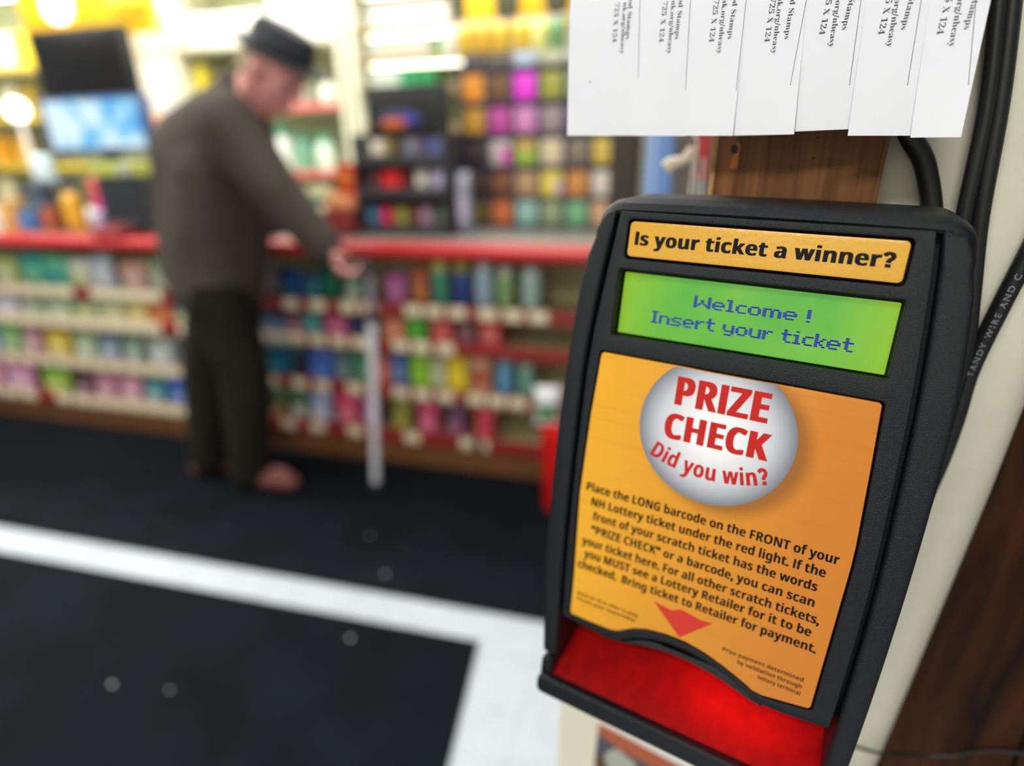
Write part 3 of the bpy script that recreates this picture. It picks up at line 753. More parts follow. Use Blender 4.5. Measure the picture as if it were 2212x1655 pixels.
mb = MB(); mb.box(((sa + sb) / 2, 0, .2), (sb - sa, .06, .40), YEL, .005); mb.build('sign_face', t)
q = at(120, 12, 3.05); mb = MB(); mb.sphere((q.x + 3.72, -.045, q.z - 1.93), (.10, .02, .085), mat('white_lit_disc', (255, 255, 250), .5, emit=(255, 255, 240), estr=3)); mb.build('lit_disc', t)
q = at(268, 5, 3.05); mb = MB(); mb.sphere((q.x + 3.72, -.045, q.z - 1.93), (.12, .02, .055), mat('sign_orange_disc', (245, 190, 40), .5, emit=(250, 190, 30), estr=.5)); mb.build('orange_disc', t)
mb = MB(); [mb.tube([(x, 0, .39), (x, 0, CEIL - 1.93)], .004, STEEL, 8) for x in (-.4, .3)]; mb.build('hanger', t)
# globe lamp left
q = at(36, 238, 2.9); t = empty('globe_lamp', (q.x, 2.9, 1.0), 'round white glowing lamp left of the lit blue screen', 'lamp')
mb = MB(); mb.sphere((0, 0, q.z - 1), .058, mat('glow_globe', (255, 255, 248), .4, emit=(255, 255, 240), estr=3)); mb.build('globe', t)
mb = MB(); mb.tube([(0, 0, 0.012), (0, 0, q.z - 1.05)], .015, WHITE_M); mb.lathe([(.07, 0), (.07, .012), (.03, .02)], WHITE_M); mb.build('lamp_base', t)
mb = MB(); mb.box((-3.0, 2.98, .97), (3.2, .3, .05), WSH, .004); mb.box((-3.0, 2.98, .47), (3.1, .26, .94), SHELF_C); o = mb.build('back_counter'); recenter(o, (-3.0, 2.98, 0)); tag(o, 'low cream back counter behind the main counter, under the globe lamp', 'counter')
# yellow bags on pegs above the dispenser
t = empty('peg_rail', (-.75, 3.0, 1.70), 'steel peg rail holding yellow bags above the ticket dispenser', 'rail')
mb = MB(); mb.tube([(-.36, 0, .14), (.5, 0, .14)], .006, STEEL, 10); mb.build('rail_bar', t)
mb = MB(); [mb.tube([(x, 0, .14), (x, 0, CEIL - 1.70)], .004, STEEL, 8) for x in (-.34, .48)]; mb.build('drop_rod', t)
for i, (px, c, cw) in enumerate([(972, (252, 250, 225), 'cream-white'), (1008, (230, 190, 40), 'pale yellow'), (1046, (232, 180, 24), 'sunny yellow'), (1084, (234, 190, 26), 'lemon'), (1128, (236, 194, 30), 'canary yellow'), (1166, (255, 246, 140), 'bright light yellow'), (1204, (110, 165, 100), 'green')]):
    q = at(px, 110, 2.985); hh = .13
    goods('peg_bag', 'bag', q.x, 2.985, 1.832 - hh, .082, .04, hh, c, tuple(min(255, v + 12) for v in c), '%s bag hanging on the peg rail above the ticket dispenser' % cw, 'bags on the peg rail')

# dark post and blue panel right of the dispenser
a, b = at(1326, 380, 2.12), at(1388, 380, 2.12)
mb = MB(); mb.box(((a.x + b.x) / 2, 2.02, 1.375), (b.x - a.x, .08, 2.74), mat('dark_brown_post', (62, 50, 40), .6, vary=.2), .006); o = mb.build('post'); recenter(o, ((a.x + b.x) / 2, 2.02, 0.0095)); tag(o, 'dark brown square post between the ticket dispenser and the blue board', 'post')
a, b = at(1394, 380, 1.7), at(1440, 380, 1.7)
mb = MB(); mb.box(((a.x + b.x) / 2 + .006, 1.70, 1.375), (b.x - a.x + .012, .02, 2.74), mat('light_blue_board', (120, 160, 222), .4), .003); mb.box((a.x + .018, 1.688, 1.375), (.012, .006, 2.70), mat('pale_blue_stripe', (175, 205, 240), .4)); o = mb.build('board'); recenter(o, ((a.x + b.x) / 2, 1.70, .0005)); tag(o, 'tall light blue board standing right of the dark brown post', 'board')
a, b = at(1442, 380, 1.9), at(1580, 380, 1.9)
mb = MB(); mb.box(((a.x + b.x) / 2 + .1, 1.95, 1.375), (b.x - a.x + .2, .03, 2.74), mat('grey_brown_panel', (112, 100, 90), .6, vary=.25, vscale=20), .003); o = mb.build('partition'); recenter(o, ((a.x + b.x) / 2 + .1, 1.95, 0.0005)); tag(o, 'grey-brown partition panel behind the wire hooks', 'partition')

# ================================================================== THE MAN
PX = lambda px, py, y: at(px, py, y)
BASE = Vector((-1.72, 1.87, 0.009))
man = empty('person', BASE, 'man in a dark hat and jacket leaning on a white cane at the counter', 'person')


def capsule(mb, p0, r0, p1, r1, m, k=6, sc=(1, 1, 1)):
    p0, p1 = Vector(p0), Vector(p1)
    for i in range(k + 1):
        t_ = i / k; p = p0.lerp(p1, t_) - BASE; r = r0 + (r1 - r0) * t_
        tmp = bmesh.new(); bmesh.ops.create_icosphere(tmp, subdivisions=2, radius=r)
        for v in tmp.verts: v.co = Vector((v.co.x * sc[0], v.co.y * sc[1], v.co.z * sc[2])) + p
        mb.merge(tmp, m); tmp.free()


def ell(mb, c, rx, ry, rz, m, rotz=0.0, tilt=None):
    T = Matrix.Translation(Vector(c) - BASE) @ Matrix.Rotation(rotz, 4, 'Z')
    if tilt: T = T @ tilt
    tmp = bmesh.new(); bmesh.ops.create_icosphere(tmp, subdivisions=3, radius=1)
    for v in tmp.verts: v.co = T @ Vector((v.co.x * rx, v.co.y * ry, v.co.z * rz))
    mb.merge(tmp, m); tmp.free()


def remesh(o, vox, it=8, f=.6):
    md = o.modifiers.new('r', 'REMESH'); md.mode = 'VOXEL'; md.voxel_size = vox; md.use_smooth_shade = True
    sm = o.modifiers.new('s', 'SMOOTH'); sm.iterations = it; sm.factor = f
    return o


SKIN = mat('skin', (232, 158, 150), .5, vary=.1, vscale=20)
JACK = mat('dark_jacket_cloth', (78, 71, 64), .85, vary=.3, vscale=6, bump=.3, bscale=300, spec=.2)
TROU = mat('dark_trouser_cloth', (40, 36, 29), .9, vary=.25, vscale=5, bump=.3, bscale=300, spec=.2)
HATM = mat('black_hat_felt', (32, 36, 42), .8, bump=.3, bscale=300)
SHOE = mat('pinkish_brown_shoe', (128, 72, 70), .6)
PH = R_(32); Fw = Vector((math.cos(PH), math.sin(PH), 0)); Rt = Vector((math.sin(PH), -math.cos(PH), 0)); UP = Vector((0, 0, 1))
pel = PX(472, 610, 1.85); pel.z = .92
che = PX(474, 372, 1.86); neckb = PX(514, 200, 1.86); head = PX(588, 150, 1.87)
sR = neckb + Rt * .165 - UP * .085 - Fw * .03; sL = neckb - Rt * .13 - UP * .125 - Fw * .0
elR = PX(588, 402, 1.74); wrR = PX(706, 538, 1.80); haR = PX(742, 566, 1.82)
elL = PX(552, 385, 1.97); wrL = PX(612, 478, 1.98); wrL.z = max(wrL.z, 1.075)
hipR, hipL = pel + Rt * .085 - UP * .04, pel - Rt * .085 - UP * .04
knR, knL = PX(528, 800, 1.82), PX(448, 800, 1.90)
anR, anL = PX(540, 1012, 1.83), PX(460, 1010, 1.88)
anR.z = max(anR.z, .09); anL.z = anR.z
# body, one surface
mb = MB()
capsule(mb, pel, .125, che, .135, SKIN, 6); capsule(mb, che, .135, neckb - UP * .06, .10, SKIN); capsule(mb, neckb - UP * .03, .06, head - UP * .02 - Fw * .03, .058, SKIN)
capsule(mb, sL, .06, sR, .06, SKIN, 8)
for h, k, a in ((hipR, knR, anR), (hipL, knL, anL)):
    capsule(mb, h, .085, k, .058, SKIN); capsule(mb, k, .056, a, .042, SKIN); capsule(mb, a - UP * .03, .045, a + Fw * .12 - UP * .055, .032, SKIN)
for s_, e_, w_ in ((sR, elR, wrR), (sL, elL, wrL)):
    capsule(mb, s_, .052, e_, .043, SKIN); capsule(mb, e_, .042, w_, .030, SKIN)
# head: skull, jaw, nose, ear; tilted forward
TH = Matrix.Rotation(R_(38), 4, 'Y')
HM = Matrix.Translation(head) @ Matrix.Rotation(R_(8), 4, 'Z') @ TH
hp = lambda x, y, z: HM @ Vector((x, y, z))


def hell(c, r): ell(mb, hp(*c), r[0], r[1], r[2], SKIN, R_(8), TH)


hell((0, 0, .02), (.098, .077, .10)); hell((.03, 0, -.045), (.07, .058, .068)); hell((.065, 0, -.085), (.032, .036, .026))
hell((.104, 0, -.012), (.02, .013, .028)); hell((.112, 0, -.026), (.016, .016, .013)); hell((.09, 0, .022), (.016, .05, .012))
hell((.092, 0, -.058), (.014, .026, .010)); hell((-.012, -.08, -.01), (.024, .012, .034)); hell((-.012, .08, -.01), (.024, .012, .034)); hell((.055, -.045, -.025), (.032, .024, .028)); hell((.055, .045, -.025), (.032, .024, .028))
# hands: palm and five fingers each


def hand(wr, tip_dir, palm_n, side, curl):
    d = tip_dir.normalized(); n = palm_n.normalized(); s_ = d.cross(n).normalized() * side
    pc = wr + d * .05
    for q in (-.026, -.009, .009, .026): capsule(mb, wr + s_ * q * .7 + d * .005, .016, pc + s_ * q + d * .035, .0125, SKIN, 5)
    for q, L in ((-.030, .062), (-.010, .075), (.010, .08), (.030, .072)):
        b0 = pc + s_ * q + d * .035; b1 = b0 + (d * math.cos(curl * .6) + n * math.sin(curl * .6)) * L * .45
        b2 = b1 + (d * math.cos(curl * 1.5) + n * math.sin(curl * 1.5)) * L * .32; b3 = b2 + (d * math.cos(curl * 2.4) + n * math.sin(curl * 2.4)) * L * .26
        capsule(mb, b0, .0098, b1, .009, SKIN, 4); capsule(mb, b1, .009, b2, .0082, SKIN, 4); capsule(mb, b2, .0082, b3, .007, SKIN, 3)
    t0 = wr + s_ * .026 + d * .02; t1 = t0 + (s_ * .7 + d * .6 + n * .35) * .034; t2 = t1 + (d * .7 + n * .75 - s_ * .1) * .034
    capsule(mb, t0, .0125, t1, .011, SKIN, 4); capsule(mb, t1, .0105, t2, .0085, SKIN, 4)


hand(wrR, Vector((.55, -.05, -.83)), Vector((.62, .55, .3)), 1, 1.0)
hand(wrL, Vector((.88, .42, -.16)), Vector((-.2, .0, -1)), -1, .25)
o = mb.build('body', man); remesh(o, .006, 4, .5)
# eyes and hair
mb = MB()
for y in (-.032, .032): mb.sphere(hp(.086, y, .003) - BASE, .0105, mat('eye_dark', (40, 34, 32), .2), seg=10)
mb.build('eyes', man)
mb = MB(); ell(mb, hp(-.028, 0, -.005), .082, .081, .075, mat('grey_hair', (172, 150, 120), .8, vary=.2, vscale=60), R_(8), TH); mb.build('hair', man)
# jacket
mb = MB()
capsule(mb, pel - UP * .04, .172, che, .184, JACK, 10); capsule(mb, che, .184, neckb - UP * .10 - Fw * .02, .12, JACK, 5); capsule(mb, sL, .075, sR, .075, JACK, 10)
capsule(mb, che + Rt * .05 - Fw * .02, .155, pel + Rt * .05 - Fw * .01 - UP * .03, .155, JACK); capsule(mb, che - Rt * .06 - Fw * .03, .15, pel - Rt * .05 - UP * .0, .14, JACK)
capsule(mb, neckb - UP * .07, .09, neckb + UP * .0 + Fw * .0, .078, JACK, 4)
capsule(mb, che + Fw * .06 + UP * .03, .15, pel + Fw * .03 + UP * .02, .15, JACK, 8); capsule(mb, che - Fw * .05 + UP * .05, .165, neckb - Fw * .07 - UP * .09, .115, JACK, 5); capsule(mb, che - Fw * .05, .165, pel - Fw * .04 - Rt * .03 + UP * .02, .16, JACK, 6)
for s_, e_, w_ in ((sR, elR, wrR), (sL, elL, wrL)):
    capsule(mb, s_, .096, e_, .086, JACK, 10); capsule(mb, e_, .086, w_.lerp(e_, .04), .064, JACK, 10)
o = mb.build('jacket', man); remesh(o, .010, 22, .6)
# trousers
mb = MB()
capsule(mb, pel + UP * .0, .15, pel - UP * .07, .16, TROU, 3); capsule(mb, pel - Rt * .06, .14, pel - Rt * .07 - UP * .12, .125, TROU, 3)
for h, k, a in ((hipR, knR, anR), (hipL, knL, anL)):
    capsule(mb, h, .125, k, .102, TROU, 8); capsule(mb, k, .102, a - UP * .0, .086, TROU, 8)
o = mb.build('trousers', man); remesh(o, .010, 16, .6)
SD = Vector((.97, .05, 0)).normalized()
for a, d_ in ((anR, SD), (anL, Fw)):
    mb = MB(); f0 = Vector((a.x, a.y, BASE.z + .042))
    capsule(mb, f0 - d_ * .05, .042, f0 + d_ * .06, .042, SHOE, 5); capsule(mb, f0 + d_ * .06 - UP * .002, .042, f0 + d_ * .185 - UP * .006, .036, SHOE, 6); capsule(mb, f0 - d_ * .02 + UP * .03, .045, f0 + d_ * .03 + UP * .02, .045, SHOE, 3)
    o = mb.build('shoe', man); remesh(o, .007, 4, .5)
# hat
HH = Matrix.Translation(head - BASE) @ Matrix.Rotation(R_(6), 4, 'Z') @ Matrix.Rotation(R_(29), 4, 'Y') @ Matrix.Translation((.010, 0, .050)) @ Matrix.Diagonal((.92, .94, .94, 1))
mb = MB()
mb.lathe([(.10, -.008), (.148, -.010), (.154, -.004), (.148, .002), (.108, .004), (.106, .02), (.102, .06), (.094, .084), (.07, .092), (.02, .084)], HATM, HH @ Matrix.Diagonal((1.08, .92, 1, 1)), 28)
hat = mb.build('hat', man)
mb = MB(); mb.lathe([(.109, .006), (.1105, .008), (.1085, .03), (.106, .031)], mat('hat_band_black', (18, 19, 22), .5), HH @ Matrix.Diagonal((1.08, .92, 1, 1)), 28); mb.build('hat_band', hat)

# the cane
ct = PX(800, 585, 1.83); cb = atz(813, 1055, 0.012)
t = empty('walking_cane', cb, 'slim white walking cane held by the man in the dark hat', 'cane')
CW = mat('white_cane_enamel', (244, 244, 252), .35); CG = mat('grey_cane_section', (150, 140, 150), .4)
d = ct - cb
mb = MB(); mb.tube([d * .035, d * .80], .0165, CW, 14); mb.build('shaft', t)
mb = MB(); mb.tube([d * .80, d * .855], .0150, mat('cane_dark_joint', (60, 48, 50), .5), 14); mb.build('joint', t)
mb = MB(); mb.tube([d * .855, d * .985], .0150, CG, 14); mb.build('upper_shaft', t)
mb = MB(); g0 = haR + Vector((.012, .012, -.038)) - cb; mb.tube([d * .98, d * 1.0, d * 1.0 + Vector((-.012, 0, .018)), (d * 1.0).lerp(g0, .5) + Vector((0, 0, .022)), g0, g0 + Vector((-.05, 0, -.004))], .0135, BLACKRUB, 12); mb.build('handle', t)
mb = MB(); mb.tube([(0, 0, -.002), d * .04], .0185, mat('cane_tip_dark', (58, 62, 74), .6), 14); mb.build('rubber_tip', t)

# ================================================================== NEAR POST, BOARD, PAPER, CABLES
WB = 0.385          # face of the brown board
WC = 0.404          # face of the cream post


def wall_prism(name, pts, wd, depth, m, bev=.001):        # pts are (u, z) corners
    mb = MB(); T = Matrix(((WU.x, 0, WN.x, 0), (WU.y, 0, WN.y, 0), (0, 1, 0, 0), (0, 0, 0, 1)))
    # local x=u, y=z(up), z=w
    mb.slab(pts, [], wd, wd + depth, m, bev, Matrix.Translation((EYE.x, EYE.y, 0)) @ T)
    return mb


bl0, bl1 = wp(1551, 298, WB), wp(1532, 425, WB); br0, br1 = wp(1918, 298, WB), wp(1891, 444, WB)


def ext(p, q, z):           # carry the edge p-q on to height z
    k = (z - p[1]) / (q[1] - p[1]); return (p[0] + (q[0] - p[0]) * k, z)


def leanx(p, z, s=.022): return (p[0] + (z - p[1]) * s, z)


bt = empty('wooden_board', W3(-.04, 1.0, WB), 'brown stained wooden board behind the paper flyer, above the ticket checker', 'board')
mb = wall_prism('b', [leanx(bl1, 1.0), leanx(br1, 1.0), leanx(br1, 2.60), leanx(bl1, 2.60)], WB, .018, BOARD, .0012)
for v in mb.bm.verts: v.co -= bt.location
mb.build('plank', bt)
mb = wall_prism('b', [(leanx(bl1, 1.0)[0] - .0012, 1.0), (leanx(bl1, 1.0)[0] + .0016, 1.0), (leanx(bl1, 2.6)[0] + .0016, 2.60), (leanx(bl1, 2.6)[0] - .0012, 2.60)], WB - .0004, .018, BOARD_EDGE, .0004)
for v in mb.bm.verts: v.co -= bt.location
mb.build('raw_edge', bt)
# keyhole mark and small nail holes
K = lambda px, py, e=0.0: (lambda uz: W3(uz[0], uz[1], WB - e) - bt.location)(wp(px, py, WB))


def wdisc(mb, px, py, r, m, e, sx=1.0, sz=1.0):
    c = K(px, py, e); mb.add([c + WU * r * sx * math.cos(a) + Vector((0, 0, r * sz * math.sin(a))) for a in [i * math.pi / 9 for i in range(18)]], [list(range(18))], m)


mb = MB(); ORG = mat('fresh_orange_wood', (176, 98, 36), .6, vary=.2, vscale=200)
slot = [(1582, 338), (1576, 358), (1575, 365), (1588, 366), (1593, 362), (1596, 335), (1600, 318), (1597, 308), (1590, 306), (1594, 322)]
mb.add([K(px, py, .0003) for px, py in slot], [list(range(len(slot)))], ORG); mb.build('worn_slot', bt)
mb = MB(); wdisc(mb, 1587, 322, .0021, mat('hole_black', (44, 38, 34), .8), .0006, 1, 1.2)
for px, py in ((1706, 311), (1767, 297), (1757, 341), (1708, 361)): wdisc(mb, px, py, .0006, MATS['hole_black'], .0005)
mb.build('nail_hole', bt)

# cream post with rounded right edge, and the lower cream panel
q0, q1 = wp(2209, 955, WC), wp(1921, 1630, WC)
ue = lambda z: q0[0] + (q1[0] - q0[0]) * (z - q0[1]) / (q1[1] - q0[1]) if z < q0[1] else q0[0] + (z - q0[1]) * .03
mb = MB(); nz = 12; prof = []
zs_ = [0.0005, .5, .85, .95, 1.05, 1.15, 1.25, 1.35, 1.6, 2.0, CEIL - .0005]
uel = lambda z: ue(max(z, .82))
verts = []; NP = 10
for z in zs_:
    u1 = uel(z); u0 = -.075
    row = [(u0, WC + .10), (u0, WC)] + [(u1 - .022 + .022 * math.sin(a), WC + .022 - .022 * math.cos(a)) for a in [i * math.pi / 2 / 6 for i in range(7)]] + [(u1, WC + .10)]
    verts += [W3(u, z, w_) for u, w_ in row]
n = 10; faces = []
for i in range(len(zs_) - 1):
    for k in range(n - 1): faces.append([i * n + k, i * n + k + 1, (i + 1) * n + k + 1, (i + 1) * n + k])
    faces.append([i * n + n - 1, i * n, (i + 1) * n, (i + 1) * n + n - 1])
mb.add(verts, faces, CREAM)
o = struct(mb, 'wall_right', angle=50)
# brown panelling further back on the right
mb = MB()
for i in range(4):
    u = .055 + i * .101
    mb.slab([(u, .0005), (u + .099, .0005), (u + .099, CEIL - .001), (u, CEIL - .001)], [], WC + .03, WC + .045, PANELW, .002, Matrix.Translation((EYE.x, EYE.y, 0)) @ Matrix(((WU.x, 0, WN.x, 0), (WU.y, 0, WN.y, 0), (0, 1, 0, 0), (0, 0, 0, 1))))
o = struct(mb, 'wall_panelling')
# lower cream panel behind the tray
c0, c1 = wp(1205, 1500, .39), wp(1172, 1655, .39)
mb = wall_prism('p', [(c1[0] - .012, .0006), (.05, .0006), (.05, c0[1] + .05), (c0[0] + .004, c0[1] + .05)], .39, .012, mat('warm_white_paint', (226, 220, 200), .5, vary=.06, vscale=10), .003)
o = mb.build('half_panel'); recenter(o, W3(-.05, .0006, .395)); tag(o, 'warm white panel below the ticket checker, against the post', 'panel')
# leaflet stuck to it
lt = empty('leaflet', W3(*wp(1390, 1620, .388), .388), 'dark leaflet with rusty-red top stuck on the white panel below the tray', 'leaflet')


def wquad(mb, pts, wd, m, base, th=.0006):
    vs = [W3(*wp(px, py, wd), wd) - base for px, py in pts]; n_ = len(vs)
    mb.add(vs + [v + WN * th for v in vs], [list(range(n_)), [2 * n_ - 1 - i for i in range(n_)]] + [[i, (i + 1) % n_, n_ + (i + 1) % n_, n_ + i] for i in range(n_)], m)


mb = MB(); wquad(mb, [(1294, 1560), (1530, 1684), (1520, 1760), (1283, 1650)], .388, mat('leaflet_grey', (70, 72, 82), .5), lt.location); mb.build('sheet', lt)
mb = MB(); wquad(mb, [(1296, 1562), (1330, 1580), (1530, 1690), (1526, 1712), (1340, 1622), (1322, 1606), (1292, 1584)], .3875, mat('leaflet_rust', (172, 84, 48), .5), lt.location); mb.build('rust_band', lt)
mb = MB(); wquad(mb, [(1292, 1545), (1330, 1560), (1540, 1672), (1538, 1690), (1330, 1580), (1294, 1562)], .3872, mat('leaflet_white', (232, 230, 220), .5), lt.location); mb.build('white_border', lt)
mb = MB(); wquad(mb, [(1310, 1625), (1330, 1618), (1372, 1650), (1378, 1690), (1300, 1660)], .3874, mat('leaflet_pale', (168, 172, 160), .5), lt.location); wquad(mb, [(1286, 1630), (1306, 1640), (1320, 1675), (1283, 1660)], .3874, mat('leaflet_brown', (92, 64, 36), .5), lt.location); mb.build('picture', lt)

# cables
def cable(name, pts, r, label, m=BLACKRUB, flat=1.0, sub=6):
    P = [W3(*wp(px, py, wd), wd) for px, py, wd in pts]
    out = []
    for i in range(len(P) - 1):
        p0, p1, p2, p3 = P[max(i - 1, 0)], P[i], P[i + 1], P[min(i + 2, len(P) - 1)]
        for k in range(sub):
            t_ = k / sub; out.append(.5 * ((2 * p1) + (-p0 + p2) * t_ + (2 * p0 - 5 * p1 + 4 * p2 - p3) * t_ ** 2 + (-p0 + 3 * p1 - 3 * p2 + p3) * t_ ** 3))
    out.append(P[-1])
    mb = MB(); mb.tube(out, r, m, 16, up=WN); o = mb.build(name); recenter(o, out[0]); tag(o, label, 'cable')
    return o, out


cable('power_cable', [(2165, -140, .397), (2157, 0, .396), (2132, 230, .395), (2082, 470, .394), (2050, 650, .393), (2010, 800, .392)], .0040, 'thick black cable running straight down the cream post, left one of the pair')
cable('power_cable', [(2196, -140, .398), (2187, 0, .397), (2160, 230, .396), (2118, 470, .395), (2100, 640, .394), (2085, 760, .393), (2040, 900, .393)], .0040, 'thick black cable running straight down the cream post, right one of the pair')
cable('power_cable', [(1930, 200, .392), (1964, 290, .393), (1992, 340, .395), (2004, 385, .396), (2013, 458, .396), (2010, 540, .394)], .0051, 'black cable curving out from behind the paper flyer to the ticket checker')
tand, tp = cable('printed_cable', [(2330, 330, .399), (2235, 520, .398), (2160, 665, .397), (2096, 800, .396), (2066, 900, .395), (2030, 1000, .394), (1985, 1100, .393)], .0046, 'black cable with printed letters slanting across the cream post')
cable('thin_wire', [(1780, 1585, .402), (1850, 1614, .4032), (1910, 1628, .4035), (1985, 1632, .424), (2060, 1633, .430), (2130, 1622, .4325), (2260, 1632, .4325)], .0011, 'thin black wire crossing the post near the bottom right corner')


def along(path, s):
    L = 0
    for i in range(len(path) - 1):
        d_ = (path[i + 1] - path[i]).length
        if L + d_ >= s: return path[i].lerp(path[i + 1], (s - L) / d_), (path[i + 1] - path[i]).normalized()
        L += d_
    return path[-1], (path[-1] - path[-2]).normalized()


up_path = list(reversed(tp)); total = sum((up_path[i + 1] - up_path[i]).length for i in range(len(up_path) - 1))


def nearest_s(px, py):
    best = None; s = 0
    while s < total:
        p, _ = along(up_path, s); q = (p - EYE); X = 1106 + FPX * q.dot(CR) / q.dot(CF); Y = 827.5 + FPX * q.dot(CD) / q.dot(CF)
        e = (X - px) ** 2 + (Y - py) ** 2
        if best is None or e < best[0]: best = (e, s)
        s += .0005
    return best[1]


s0, s1 = nearest_s(2086, 806), nearest_s(2204, 590)
mb = MB()


def on_cable(x, y):
    p, t_ = along(up_path, s0 + x); out = (-WN); side = t_.cross(out).normalized()
    side = side if side.dot(CR) < 0 else -side
    off = -.0013 + y
    h = math.sqrt(max(0, (.00466) ** 2 - off * off))
    return p + side * off + out * (h + .00006) - tand.location


write(mb, 'TANDY WIRE AND C', 'R', on_cable, .0027, s1 - s0, .16, mat('cable_print_grey', (128, 132, 138), .5))
mb.build('cable_lettering', tand)

# hooks and tags at the left of the board
YH = .56
hk = empty('hook_rack', W3(*wp(1505, 440, YH), YH), 'thin wire hooks with a white peg and a red tag, left of the board', 'hooks')
HKP = lambda px, py, wd=YH: W3(*wp(px, py, wd), wd) - hk.location
for (xa, ya, xb, yb) in [(1500, 330, 1484, 470), (1506, 300, 1501, 470), (1520, 340, 1513, 470)]:
    mb = MB(); mb.tube([HKP(xa, ya), HKP(xb, yb)], .0010, WHITE_M, 8); mb.build('wire', hk)
mb = MB(); mb.tube([HKP(1440, 362), HKP(1452, 352), HKP(1478, 345), HKP(1488, 338), HKP(1497, 318)], [.0065, .0055, .0038, .0055, .0035], mat('ivory_peg', (226, 212, 190), .5), 12); mb.build('peg', hk)
mb = MB(); mb.slab([(-.006, -.028), (.006, -.028), (.0085, .03), (-.005, .03)], [], 0, .002, mat('red_tag', (196, 62, 66), .5), .0006, Matrix.Translation(HKP(1517, 315)) @ Matrix(((WU.x, 0, WN.x, 0), (WU.y, 0, WN.y, 0), (0, 1, 0, 0), (0, 0, 0, 1)))); mb.build('tag', hk)
mb = MB(); mb.slab([(-.004, -.008), (.005, -.006), (.006, .008), (-.003, .009)], [], 0, .003, mat('maroon_clip', (130, 44, 40), .5), .0008, Matrix.Translation(HKP(1506, 362)) @ Matrix(((WU.x, 0, WN.x, 0), (WU.y, 0, WN.y, 0), (0, 1, 0, 0), (0, 0, 0, 1)))); mb.build('clip', hk)
mb = MB(); mb.tube([HKP(1502, 300), HKP(1502, -60)], .0012, WHITE_M, 8); mb.build('hanger_wire', hk)

# ------------------------------------------------------------------ the flyer with tear-off tabs
def sheet_w(z):                                        # depth of the hanging sheet: pinned to the board above, bowing out below
    return .366 - .004 * math.cos((z - 1.36) * 9) + max(0, z - 1.42) * .085


def fp(px, py, dw=0.0):
    wd = .362
    for _ in range(8):
        u, z = wp(px, py, wd + dw); wd = sheet_w(z)
    return u, z


fl = empty('paper_flyer', W3(-.06, 1.58, .381), 'white paper flyer with seven tear-off tabs pinned above the ticket checker', 'flyer')
zt = 1.575; zc = 1.437
uL, uR = fp(1232, 0)[0], fp(2135, 0)[0]
NU = 24
mb = MB(); vs = []; fs = []; nzz = 8
for j in range(nzz + 1):
    z = zc + (zt - zc) * j / nzz
    for i in range(NU + 1):
        u = uL + (uR + .003 - uL) * i / NU; vs.append(W3(u, z, sheet_w(z)) - fl.location)
nn = len(vs)
for j in range(nzz):
    for i in range(NU): a = j * (NU + 1) + i; fs.append([a, a + 1, a + NU + 2, a + NU + 1])
mb.add(vs, fs, PAPER); o = mb.build('sheet', fl); sd = o.modifiers.new('t', 'SOLIDIFY'); sd.thickness = .0002
mb = MB()
for u in (-.14, .0): mb.lathe([(.0045, 0), (.0048, .002), (.002, .004)], STEEL, Matrix.Translation(W3(u, 1.566, sheet_w(1.566) - .004) - fl.location) @ Matrix.Rotation(R_(90), 4, 'X'), 14)
mb.build('push_pin', fl)
